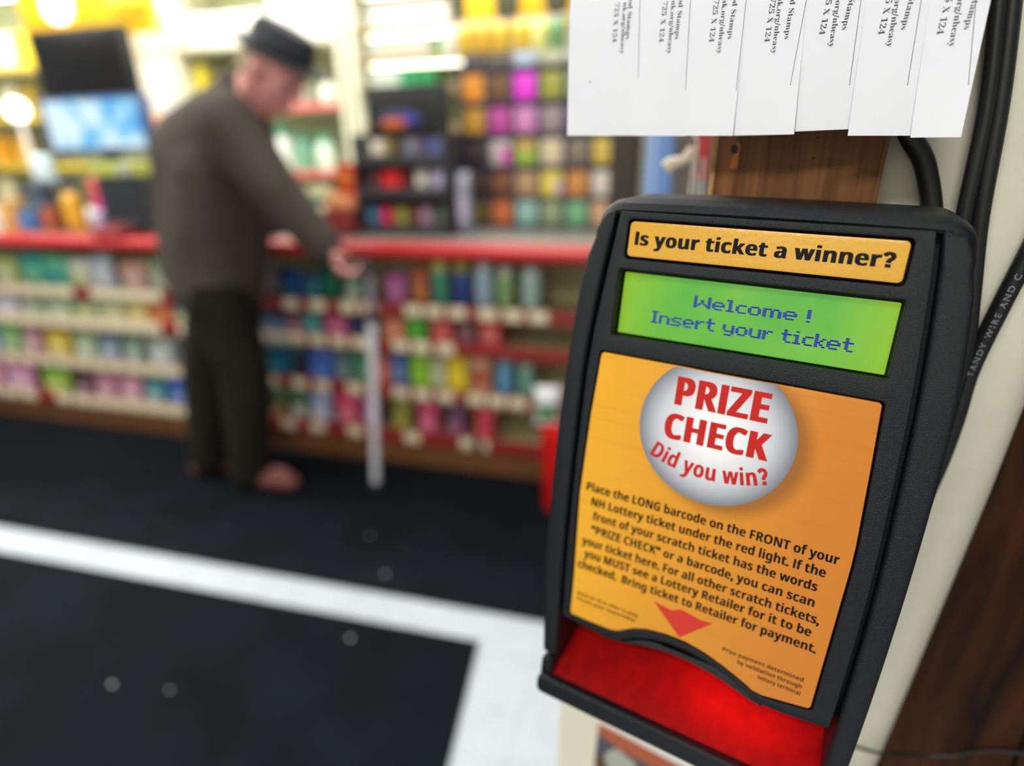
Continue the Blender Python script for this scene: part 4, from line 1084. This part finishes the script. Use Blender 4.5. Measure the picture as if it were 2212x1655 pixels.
# tabs: (bottom-left px, bottom-right px, bottom y left, bottom y right, lift)
TABS = [(1226, 1374, 293, 293, .0000), (1372, 1484, 293, 294, -.0006), (1480, 1586, 293, 293, -.0012), (1585, 1717, 293, 290, -.0003), (1718, 1835, 284, 279, -.0002), (1832, 1976, 293, 293, -.0006), (1966, 2073, 297, 296, -.0022)]
TOPX = [1232, 1395, 1500, 1612, 1737, 1868, 2000, 2137]
TXT = [(1383, 1379), (1492, 1482), (1612, 1592), (1742, 1708), (1860, 1835), (1990, 1960), (2108, 2090)]   # printed rule at each tab's right: top px, bottom px
LET = [(1352, 1340, 1323), (1458, 1442, 1424), (1572, 1550, 1532), (1694, 1667, 1651), (1818, 1790, 1769), (1945, 1915, 1896), (2080, 2048, 2022)]
for i, (b0, b1, y0, y1, lift) in enumerate(TABS):
    ub0, z0 = fp(b0, y0); ub1, z1 = fp(b1, y1)
    ut0 = fp(TOPX[i], 0)[0]; ut1 = fp(TOPX[i + 1], 0)[0]
    ut1 += .0002
    T_ = []

    def surf(u, z, e=0.0, lift=lift, i=i, cu=(ub0 + ub1) / 2, hw=(ub1 - ub0) / 2):
        k = max(0, (zc - z) / .08)
        roll = .0012 * math.sin(i * 1.7) * (u - cu) / hw * k * k
        return W3(u, z, sheet_w(z) + lift * k * k * 2.2 - .0016 * k * k * (1 if i % 2 else .4) + roll - e) - fl.location
    mb = MB(); nz_ = 10; nu_ = 6; vs = []; fs = []
    for j in range(nz_ + 1):
        f = j / nz_
        for k in range(nu_ + 1):
            g = k / nu_
            zb = z0 + (z1 - z0) * g; z = zc + (zb - zc) * f
            # edges run straight from the top of the frame to the tab's bottom corners
            tt = (zc + .012 - z) / (zc + .012 - zb)
            ua = ut0 + (ub0 - ut0) * max(0, min(1, f)); ub = ut1 + (ub1 - ut1) * max(0, min(1, f))
            vs.append(surf(ua + (ub - ua) * g, z))
    for j in range(nz_):
        for k in range(nu_): a = j * (nu_ + 1) + k; fs.append([a, a + 1, a + nu_ + 2, a + nu_ + 1])
    mb.add(vs, fs, PAPER)
    # lettering turned to read downwards, and the printed rule
    for (px, txt, yend) in [(LET[i][0], 'od Stamps', 86 - (0 if i < 4 else 20)), (LET[i][1], 'nk.org/nheasy', 117 - (0 if i < 4 else 14)), (LET[i][2], '725 X 124', 92 - (0 if i < 4 else 16))]:
        ue_, ze_ = fp(px, yend)
        um_, zm_ = fp(px + (7 + i * 2.2), 0)
        du = (um_ - ue_) / (zm_ - ze_)
        wtxt = layout(txt, 'S')[1] * .00305 / caph('S') * .92
        write(mb, txt, 'S', lambda x, y, ue_=ue_, ze_=ze_, wtxt=wtxt, du=du, surf=surf: surf(ue_ + y + (wtxt - x) * du, ze_ + (wtxt - x), .00022), .00245, wtxt, 0, PRINT)
    ra, rb = TXT[i]
    ru1, rz1 = fp(rb, 195 - (0 if i < 3 else 10)); ru0, rz0 = fp(ra, 0)
    rt = rz0 + .012; ru0 += (ru0 - ru1) / (rz0 - rz1) * .012
    L_ = 10; pts = []
    for k in range(L_ + 1):
        f = k / L_; u = ru0 + (ru1 - ru0) * f; z = rt + (rz1 - rt) * f
        pts += [surf(u - .00011, z, .0002), surf(u + .00011, z, .0002)]
    mb.add(pts, [[2 * k, 2 * k + 1, 2 * k + 3, 2 * k + 2] for k in range(L_)], PRINT)
    if i == 0:
        c = fp(1275, 177); mb.add([surf(c[0] + .0005 * math.cos(a), c[1] + .0005 * math.sin(a), .0002) for a in [k * math.pi / 5 for k in range(10)]], [list(range(10))], mat('brown_speck', (92, 64, 48), .8))
    mb.build('tear_off_tab', fl)

# ================================================================== THE TICKET CHECKER
DX = Vector((0.9669956, -0.25377164, -0.02279174)); DY = Vector((-0.06635102, -0.16444152, -0.9841527)); DZ = Vector((0.24600213, 0.95318358, -0.17585224))
DO = Vector((0.0339026, 0.3160411, 1.31566285))
dev = empty('ticket_checker', DO + DY * .28 + DZ * .05, 'charcoal lottery ticket checker with yellow panel, green display and red-lit tray', 'ticket checker')
dev.rotation_euler = Matrix(((DX.x, DZ.x, -DY.x), (DX.y, DZ.y, -DY.y), (DX.z, DZ.z, -DY.z))).to_euler()
OFF = Vector((0, -.05, .28))
# millimetres (x right, y down, z into the wall) to the checker's own frame
DT = Matrix.Translation(OFF) @ Matrix(((.001, 0, 0, 0), (0, 0, .001, 0), (0, -.001, 0, 0), (0, 0, 0, 1)))


def dv(x, y, z): return DT @ Vector((x, y, z))


def interp(tab, y):                     # smooth curve through the table
    if y <= tab[0][0]: return tab[0][1]
    if y >= tab[-1][0]: return tab[-1][1]
    for i in range(len(tab) - 1):
        if y <= tab[i + 1][0]:
            (x1, p1), (x2, p2) = tab[i], tab[i + 1]
            x0, p0 = tab[max(i - 1, 0)]; x3, p3 = tab[min(i + 2, len(tab) - 1)]
            m1 = (p2 - p0) / (x2 - x0); m2 = (p3 - p1) / (x3 - x1); h = x2 - x1; t = (y - x1) / h
            return (2 * t ** 3 - 3 * t ** 2 + 1) * p1 + (t ** 3 - 2 * t ** 2 + t) * h * m1 + (3 * t ** 2 - 2 * t ** 3) * p2 + (t ** 3 - t ** 2) * h * m2


LO = [(-6, -82), (6, -84), (32, -88.4), (60, -90.6), (87, -92), (145, -93), (208, -91.5), (245, -89), (276, -86)]
RO = [(-6, 84), (0, 87.5), (32, 92), (52, 94), (83, 95.6), (147, 95.6), (209, 94), (263, 91.5), (290, 89.5)]
LG = [(-8, -70.6), (0, -71.6), (13, -73), (36, -75.6), (60, -78), (84, -79.4), (141, -79.6), (197, -78.6), (242, -76.5), (280, -75)]
RG = [(-8, 72), (0, 73.5), (18, 75.4), (42, 77.4), (76, 79.6), (116, 81), (170, 82), (242, 80.2), (280, 78.5)]


def rr(x0, x1, y0, y1, r, n=5):
    o = []
    for cx, cy, a0 in ((x1 - r, y1 - r, 0), (x0 + r, y1 - r, 90), (x0 + r, y0 + r, 180), (x1 - r, y0 + r, 270)):
        o += [(cx + r * math.cos(R_(a0 + 90 * k / n)), cy + r * math.sin(R_(a0 + 90 * k / n))) for k in range(n + 1)]
    return o


# housing: rounded shoulder on top, running back to the wall
def ring(ytop, ins, z, rc, ybot=238):
    pts = []
    ys = [ybot - (ybot - 20) * k / 10 for k in range(11)]
    pts += [(interp(LO, y) + ins, y) for y in ys]
    xl, xr = interp(LO, 6) + ins, interp(RO, 6) - ins
    xl += 0; top_l = (xl + rc, ytop)
    for k in range(7):
        a = R_(180 + 90 * k / 6); pts.append((xl + rc + rc * math.cos(a), ytop + rc + rc * math.sin(a)))
    for k in range(1, 8): pts.append((xl + rc + (xr - xl - 2 * rc) * k / 8, ytop - .6 * math.sin(math.pi * k / 8)))
    for k in range(7):
        a = R_(270 + 90 * k / 6); pts.append((xr - rc + rc * math.cos(a), ytop + rc + rc * math.sin(a)))
    pts += [(interp(RO, y) - ins, y) for y in reversed(ys)]
    return [dv(x, y, z) for x, y in pts]


mb = MB()
RG_ = [ring(-3.2, 9, 10.2, 8), ring(-4.2, 7.5, 2.0, 8), ring(-5.6, 5.6, .7, 9), ring(-7.2, 3.8, 1.6, 10), ring(-9.2, 2.2, 3.2, 11.5), ring(-10.9, 1.2, 6.0, 12.5), ring(-12.2, .8, 10.0, 13), ring(-13.4, 1.2, 18, 13), ring(-18.5, 2.4, 50, 13), ring(-19, 4, 54, 13), ring(-18, 6, 56, 12)]
n = len(RG_[0]); vv = [v for r_ in RG_ for v in r_]
fs = [[i * n + k, i * n + (k + 1) % n, (i + 1) * n + (k + 1) % n, (i + 1) * n + k] for i in range(len(RG_) - 1) for k in range(n)]
fs += [list(range(n)), [(len(RG_) - 1) * n + k for k in range(n)][::-1]]
mb.add(vv, fs, PLASTIC); mb.build('housing', dev, angle=35)
mb = MB(); mb.box((0, 0, 0), (110, 190, 15.5), PLASTIC_D, 2, DT @ Matrix.Translation((-6, 98, 0)) @ Matrix.Shear('XZ', 4, (0, 0)) @ Matrix.Translation((0, 0, 63))); mb.build('wall_bracket', dev)

# side rails
for nm, O_, I_, sg in (('side_rail', LO, LG, 1), ('side_rail', RO, RG, -1)):
    ys = [1] + [10 * k for k in range(1, 28)] + [276]
    out = [(interp(O_, y) + (4.5 if y < 2 else 1.5 if y < 11 else 0) * sg, y) for y in ys] if True else []
    inn = [(interp(I_, y) - 1.1 * sg, y) for y in reversed(ys)]
    out = [(interp(I_, -8) - 4.5 * sg, -5.6), (interp(O_, 0) + 4.6 * sg, -4.2), (interp(O_, 0) + 1.9 * sg, 0), (interp(O_, 6) + .7 * sg, 6)] + out[1:]
    inn[-1] = (interp(I_, -6) - 1.1 * sg, -5.8)
    mb = MB(); mb.slab(out + inn, [], 0, 58, PLASTIC, 2.8, DT); mb.build('side_rail', dev, angle=50)

# face plate with openings
bot = [(78.5, 246.8), (62, 248.5), (50, 249.2), (42, 248.8), (38, 246.4), (31, 243), (23.4, 239.8), (13, 236.6), (2, 234.9), (-9, 235), (-20, 237), (-29, 240.6), (-34.7, 244.1), (-38, 246.6), (-44, 247.6), (-60, 246.2), (-75.2, 244.4)]
ys = [240, 220, 197, 170, 141, 116, 84, 60, 42, 24, 10, -5.0]
fo = bot + [(interp(LG, y) + 1.2, y) for y in ys] + [(interp(RG, y) - 1.2, y) for y in reversed(ys)]
PANEL = [(-69.6, 72.2), (66.0, 72.5), (67.2, 73.6), (69, 106), (70.7, 144), (70.8, 156), (69.8, 191), (68.4, 238.6), (67.2, 240.2), (56, 241.9), (44.5, 243.6), (39.5, 243), (37, 241.4), (30, 238.2), (22.7, 235.2), (12, 231.6), (1, 229.6), (-10, 229.5), (-22, 231.3), (-30, 234.4), (-35.8, 238.2), (-39.5, 240.4), (-44, 241.3), (-58, 241.4), (-69.2, 241), (-70.3, 239.8), (-70.8, 216), (-73.6, 160), (-72.8, 111), (-70.8, 73.4)]


def grow(poly, d_):
    cx, cy = sum(p[0] for p in poly) / len(poly), sum(p[1] for p in poly) / len(poly)
    return [(x + d_ * (1 if x > cx else -1), y + (d_ if y > 200 else -d_ if y < 80 else 0)) for x, y in poly]


mb = MB(); mb.slab(fo, [rr(-64.8, 64.8, -1.3, 19.5, 2.5), rr(-66.8, 66.8, 25.1, 61.6, 1.2), grow(PANEL, 1.0)], 0, 10.4, PLASTIC, .7, DT); mb.build('face_plate', dev, angle=50)
mb = MB(); mb.slab(rr(-63.5, 63.5, 0, 18.2, 2.2), [], .5, 10.3, mat('yellow_label', (214, 160, 48), .22, coat=.6, bump=.5, bscale=420), .35, DT)
write(mb, 'Is your ticket a winner?', 'B', lambda x, y: dv(-60.6 + x, 12.0 - y, .44), 6.9, 120.0, .02, INK, bold=(-.32, .32, .16, -.16))
mb.build('header_label', dev, angle=50)


# green display
def lcd_mat():
    m = bpy.data.materials.new('green_backlit_lcd'); m.use_nodes = True; nt = m.node_tree; p = nt.nodes['Principled BSDF']
    p.inputs['Base Color'].default_value = srgb(60, 110, 30); p.inputs['Roughness'].default_value = .25; p.inputs['Coat Weight'].default_value = .4
    tc = nt.nodes.new('ShaderNodeTexCoord'); sp = nt.nodes.new('ShaderNodeSeparateXYZ'); nt.links.new(tc.outputs['Object'], sp.inputs[0])
    a = nt.nodes.new('ShaderNodeMath'); a.operation = 'ABSOLUTE'; nt.links.new(sp.outputs['X'], a.inputs[0])
    mr = nt.nodes.new('ShaderNodeMapRange'); mr.inputs[1].default_value = .040; mr.inputs[2].default_value = .066; nt.links.new(a.outputs[0], mr.inputs[0])
    n = nt.nodes.new('ShaderNodeTexNoise'); n.inputs['Scale'].default_value = 25; nt.links.new(tc.outputs['Object'], n.inputs['Vector'])
    r = nt.nodes.new('ShaderNodeValToRGB'); e = r.color_ramp.elements; e[0].position = .3; e[0].color = srgb(62, 172, 60); e[1].position = .75; e[1].color = srgb(128, 204, 66)
    nt.links.new(n.outputs['Fac'], r.inputs[0])
    mx = nt.nodes.new('ShaderNodeMix'); mx.data_type = 'RGBA'; mx.inputs[7].default_value = srgb(160, 205, 40)
    nt.links.new(mr.outputs[0], mx.inputs[0]); nt.links.new(r.outputs[0], mx.inputs[6]); nt.links.new(mx.outputs[2], p.inputs['Emission Color'])
    p.inputs['Emission Strength'].default_value = .62
    return m


PIX = {'W': ["1000001", "1000001", "1001001", "1001001", "1010101", "1100011", "1000001"], 'e': ["00000", "00000", "01110", "10001", "11111", "10000", "01110"], 'l': ["110", "010", "010", "010", "010", "010", "111"], 'c': ["0000", "0000", "0111", "1000", "1000", "1000", "0111"],
       'o': ["00000", "00000", "01110", "10001", "10001", "10001", "01110"], 'm': ["0000000", "0000000", "1110110", "1001001", "1001001", "1001001", "1001001"], '!': ["1", "1", "1", "1", "1", "0", "1"], 'I': ["111", "010", "010", "010", "010", "010", "111"],
       'n': ["00000", "00000", "11110", "10001", "10001", "10001", "10001"], 's': ["00000", "00000", "01111", "10000", "01110", "00001", "11110"], 'r': ["0000", "0000", "1011", "1100", "1000", "1000", "1000"], 't': ["0100", "0100", "1111", "0100", "0100", "0100", "0011"],
       'y': ["10001", "10001", "10001", "01111", "00001", "01110"], 'u': ["00000", "00000", "10001", "10001", "10001", "10001", "01111"], 'i': ["010", "000", "110", "010", "010", "010", "111"], 'k': ["1000", "1000", "1001", "1010", "1100", "1010", "1001"], ' ': ["00"] * 7}
mb = MB(); mb.slab(rr(-65.2, 65.6, 26.9, 60.4, .6), [], 7.0, 10.3, lcd_mat(), .2, DT)
LCDI = mat('blue_lcd_segment', (26, 34, 130), .5, emit=(44, 56, 190), estr=.22, spec=.2)
for txt, xa, xb, ya, yb in (('Welcome !', -26.0, 29.6, 35.0, 41.2), ('Insert your ticket', -47.4, 50.2, 45.8, 52.4)):
    tw = sum(len(PIX[c][0]) + 1 for c in txt) - 1; sx = (xb - xa) / tw; sy = (yb - ya) / 7; x = 0
    for c in txt:
        rows = PIX[c]; dr = 2 if c == 'y' else 0
        for j, row in enumerate(rows):
            for i, b in enumerate(row):
                if b == '1':
                    px, py = xa + (x + i) * sx, ya + (j + dr) * sy
                    mb.add([dv(px + .04, py + .04, 6.95), dv(px + sx * 1.55, py + .04, 6.95), dv(px + sx * 1.55, py + sy * .92, 6.95), dv(px + .04, py + sy * .92, 6.95)], [[0, 1, 2, 3]], LCDI)
        x += len(rows[0]) + 1
mb.build('display_screen', dev, angle=50)


# instruction panel: printed sheet
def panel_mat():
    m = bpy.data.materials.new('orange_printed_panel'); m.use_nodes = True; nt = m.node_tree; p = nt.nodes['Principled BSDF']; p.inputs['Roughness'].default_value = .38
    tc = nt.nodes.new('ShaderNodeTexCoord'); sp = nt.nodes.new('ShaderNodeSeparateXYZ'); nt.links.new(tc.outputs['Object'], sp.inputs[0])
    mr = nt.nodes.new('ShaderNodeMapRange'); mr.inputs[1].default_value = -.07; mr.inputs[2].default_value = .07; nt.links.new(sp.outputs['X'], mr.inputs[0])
    r = nt.nodes.new('ShaderNodeValToRGB'); e = r.color_ramp.elements; e[0].color = srgb(226, 164, 34); e[1].color = srgb(202, 122, 34); e[1].position = .85  # printed yellow-to-orange fade, with light falloff towards the right painted in
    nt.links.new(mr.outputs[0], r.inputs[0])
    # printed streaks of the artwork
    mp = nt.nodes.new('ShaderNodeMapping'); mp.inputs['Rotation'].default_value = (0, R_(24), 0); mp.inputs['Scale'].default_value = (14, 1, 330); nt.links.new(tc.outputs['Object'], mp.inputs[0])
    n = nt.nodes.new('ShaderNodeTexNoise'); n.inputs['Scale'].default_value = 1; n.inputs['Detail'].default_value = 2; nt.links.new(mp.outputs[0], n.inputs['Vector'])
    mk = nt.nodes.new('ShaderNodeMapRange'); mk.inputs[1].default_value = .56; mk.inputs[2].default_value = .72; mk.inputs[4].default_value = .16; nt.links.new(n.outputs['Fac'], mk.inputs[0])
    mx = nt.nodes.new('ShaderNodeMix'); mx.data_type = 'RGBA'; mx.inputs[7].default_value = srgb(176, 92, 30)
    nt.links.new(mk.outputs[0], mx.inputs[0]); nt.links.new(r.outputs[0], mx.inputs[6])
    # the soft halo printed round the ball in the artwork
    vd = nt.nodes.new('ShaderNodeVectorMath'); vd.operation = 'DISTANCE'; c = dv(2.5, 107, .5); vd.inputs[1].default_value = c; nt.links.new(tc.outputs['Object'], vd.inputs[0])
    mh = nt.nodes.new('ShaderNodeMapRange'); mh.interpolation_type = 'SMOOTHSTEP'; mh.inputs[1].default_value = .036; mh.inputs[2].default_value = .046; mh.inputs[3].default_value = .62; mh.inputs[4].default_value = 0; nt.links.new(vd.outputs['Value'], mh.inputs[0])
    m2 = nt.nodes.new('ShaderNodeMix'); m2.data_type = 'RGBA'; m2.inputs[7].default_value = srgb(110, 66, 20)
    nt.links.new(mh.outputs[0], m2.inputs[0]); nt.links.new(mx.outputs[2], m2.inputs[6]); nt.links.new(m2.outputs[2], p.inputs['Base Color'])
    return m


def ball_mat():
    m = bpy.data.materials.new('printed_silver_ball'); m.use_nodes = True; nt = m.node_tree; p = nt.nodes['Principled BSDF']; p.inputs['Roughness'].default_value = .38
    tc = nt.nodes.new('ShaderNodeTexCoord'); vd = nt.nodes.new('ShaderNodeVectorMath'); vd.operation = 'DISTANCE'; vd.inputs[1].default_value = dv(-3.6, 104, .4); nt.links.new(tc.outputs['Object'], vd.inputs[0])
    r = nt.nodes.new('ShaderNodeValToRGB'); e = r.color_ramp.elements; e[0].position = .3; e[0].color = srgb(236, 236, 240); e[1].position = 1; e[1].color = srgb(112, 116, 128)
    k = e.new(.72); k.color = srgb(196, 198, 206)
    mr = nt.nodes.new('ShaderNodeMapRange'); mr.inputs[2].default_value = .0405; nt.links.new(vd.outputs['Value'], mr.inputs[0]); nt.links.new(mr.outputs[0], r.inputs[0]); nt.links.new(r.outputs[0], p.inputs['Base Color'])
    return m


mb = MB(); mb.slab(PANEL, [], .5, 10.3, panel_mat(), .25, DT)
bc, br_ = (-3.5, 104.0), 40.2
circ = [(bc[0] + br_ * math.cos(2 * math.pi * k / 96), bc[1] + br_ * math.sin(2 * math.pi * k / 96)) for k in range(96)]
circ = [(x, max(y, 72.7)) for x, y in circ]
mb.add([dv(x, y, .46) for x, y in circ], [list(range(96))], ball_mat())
write(mb, 'PRIZE', 'B', lambda x, y: dv(-27.2 + x, 93.2 - y, .42), 15.6, 48.4, .02, REDINK, bold=(-.7, -.35, .35, .7))
write(mb, 'CHECK', 'B', lambda x, y: dv(-29.8 + x, 112.6 - y, .42), 14.2, 53.6, .02, REDINK, bold=(-.7, -.35, .35, .7))
# "Did you win?" on an arc that sags in the middle
def sag(x, y):
    t_ = (x - 34) / 34; a = t_ * .40
    return dv(-3.5 + 84 * math.sin(a) - y * -math.sin(a) * -1, 46.5 + 84 * math.cos(a) - y * math.cos(a) - .0, .42)
write(mb, 'Did you win?', 'B', sag, 9.2, 67, .01, REDINK, bold=(-.22, .22))
LINES = [('Place the LONG barcode on the FRONT of your', -70.2, 65.4, 156.2), ('NH Lottery ticket under the red light. If the', -66.0, 61.2, 165.0), ('front of your scratch ticket has the words', -63.6, 59.0, 173.8), ('\u201cPRIZE CHECK\u201d or a barcode, you can scan', -63.6, 59.6, 182.6), ('your ticket here. For all other scratch tickets,', -68.3, 63.2, 191.4), ('you MUST see a Lottery Retailer for it to be', -66.0, 61.0, 199.4), ('checked.  Bring ticket to Retailer for payment.', -69.4, 64.8, 207.6)]
for txt, xa, xb, yb in LINES: write(mb, txt, 'B', lambda x, y, xa=xa, yb=yb: dv(xa + x, yb - y, .43), 5.2, xb - xa, .0, INK, bold=(-.1, .1))
for txt, yb, xb in (('Must be 18 or older to play.', 226.0, -27.4), ('Please play responsibly.', 229.6, -28.6)): write(mb, txt, 'B', lambda x, y, yb=yb: dv(-67.2 + x, yb - y, .43), 2.0, xb + 67.2, 0, INK)
for txt, yb, xa in (('Prize payment determined', 226.2, 20.8), ('by validation through', 230.4, 29.5), ('lottery terminal', 234.6, 41.0)): write(mb, txt, 'B', lambda x, y, yb=yb, xa=xa: dv(xa + x, yb - y, .43), 2.5, 62.6 - xa, 0, INK)


def arrow_mat():
    m = mat('printed_red_arrow', (196, 46, 28), .5); return m


mb.add([dv(x, y, .445) for x, y in [(-20.4, 211.6), (-9.5, 213.4), (-4.5, 210.6), (7.4, 212.8), (5.2, 209.9), (14.0, 211.8), (-2.6, 228.4)]], [[0, 1, 6], [1, 2, 3, 6], [3, 5, 6]], arrow_mat())
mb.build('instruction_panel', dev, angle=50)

# inner curved guide behind the face plate's arch
gu = [(44, 254), (38, 252.4), (31, 249.6), (23, 246.8), (13, 244.4), (2, 243), (-9, 243.4), (-20, 245.4), (-29, 248.4), (-36, 251.6), (-42, 254)]
gl = [(46, 258.6), (38, 257), (31, 254.6), (23, 252), (13, 249.8), (2, 248.4), (-9, 248.4), (-20, 249.6), (-29, 251.4), (-36, 253.6), (-42.5, 255.4)][::-1]
mb = MB(); mb.slab([(x, y + 1.3) for x, y in gu + gl], [], 12, 16, PLASTIC_IN, .8, DT); mb.build('slot_guide', dev)
# tray under the slot
REDA = mat('red_scanner_window', (150, 6, 8), .35, vary=.25, vscale=110)
TRY = [(-77, 268, 56), (80, 268, 56), (83, 293.5, -1), (-79, 293.5, -1)]
mb = MB(); v8 = [dv(*p) for p in TRY] + [dv(x, y + 3, z) for x, y, z in TRY]
mb.add(v8, [[0, 1, 2, 3], [7, 6, 5, 4], [0, 4, 5, 1], [1, 5, 6, 2], [2, 6, 7, 3], [3, 7, 4, 0]], REDA); mb.build('tray_floor', dev)
mb = MB(); mb.add([dv(-78, 236, 56), dv(81, 236, 56), dv(81, 271, 56.5), dv(-78, 271, 56.5), dv(-78, 236, 58), dv(81, 236, 58), dv(81, 271, 58), dv(-78, 271, 58)], [[0, 1, 2, 3], [4, 5, 6, 7], [0, 4, 5, 1], [2, 6, 7, 3], [0, 3, 7, 4], [1, 2, 6, 5]], PLASTIC_IN); mb.build('bay_back', dev)
mb = MB(); mb.slab(rr(-86, 94, 290.6, 303.6, 4), [], -4.5, 3, PLASTIC, 1.8, DT)
for x0_, x1_ in ((-86, -78), (82, 94)):
    mb.slab(rr(x0_, x1_, 279, 303, 3), [], 0, 57, PLASTIC, 1.5, DT)
mb.build('tray_lip', dev, angle=50)
mb = MB(); mb.box((0, 0, 0), (46, 4, 10), mat('red_scanner_led', (255, 30, 25), .4, emit=(255, 10, 8), estr=3), .8, DT @ Matrix.Translation((14, 241.5, 34))); mb.build('scanner_light', dev)
l = bpy.data.lights.new('scanner_glow', 'AREA'); l.shape = 'RECTANGLE'; l.size = .06; l.size_y = .012; l.energy = .017; l.color = (1, .01, .008)
lo = bpy.data.objects.new('scanner_glow', l); COL.objects.link(lo); lo.parent = dev; lo.location = dv(34, 250, 24); lo.rotation_euler = (R_(-18), 0, 0)
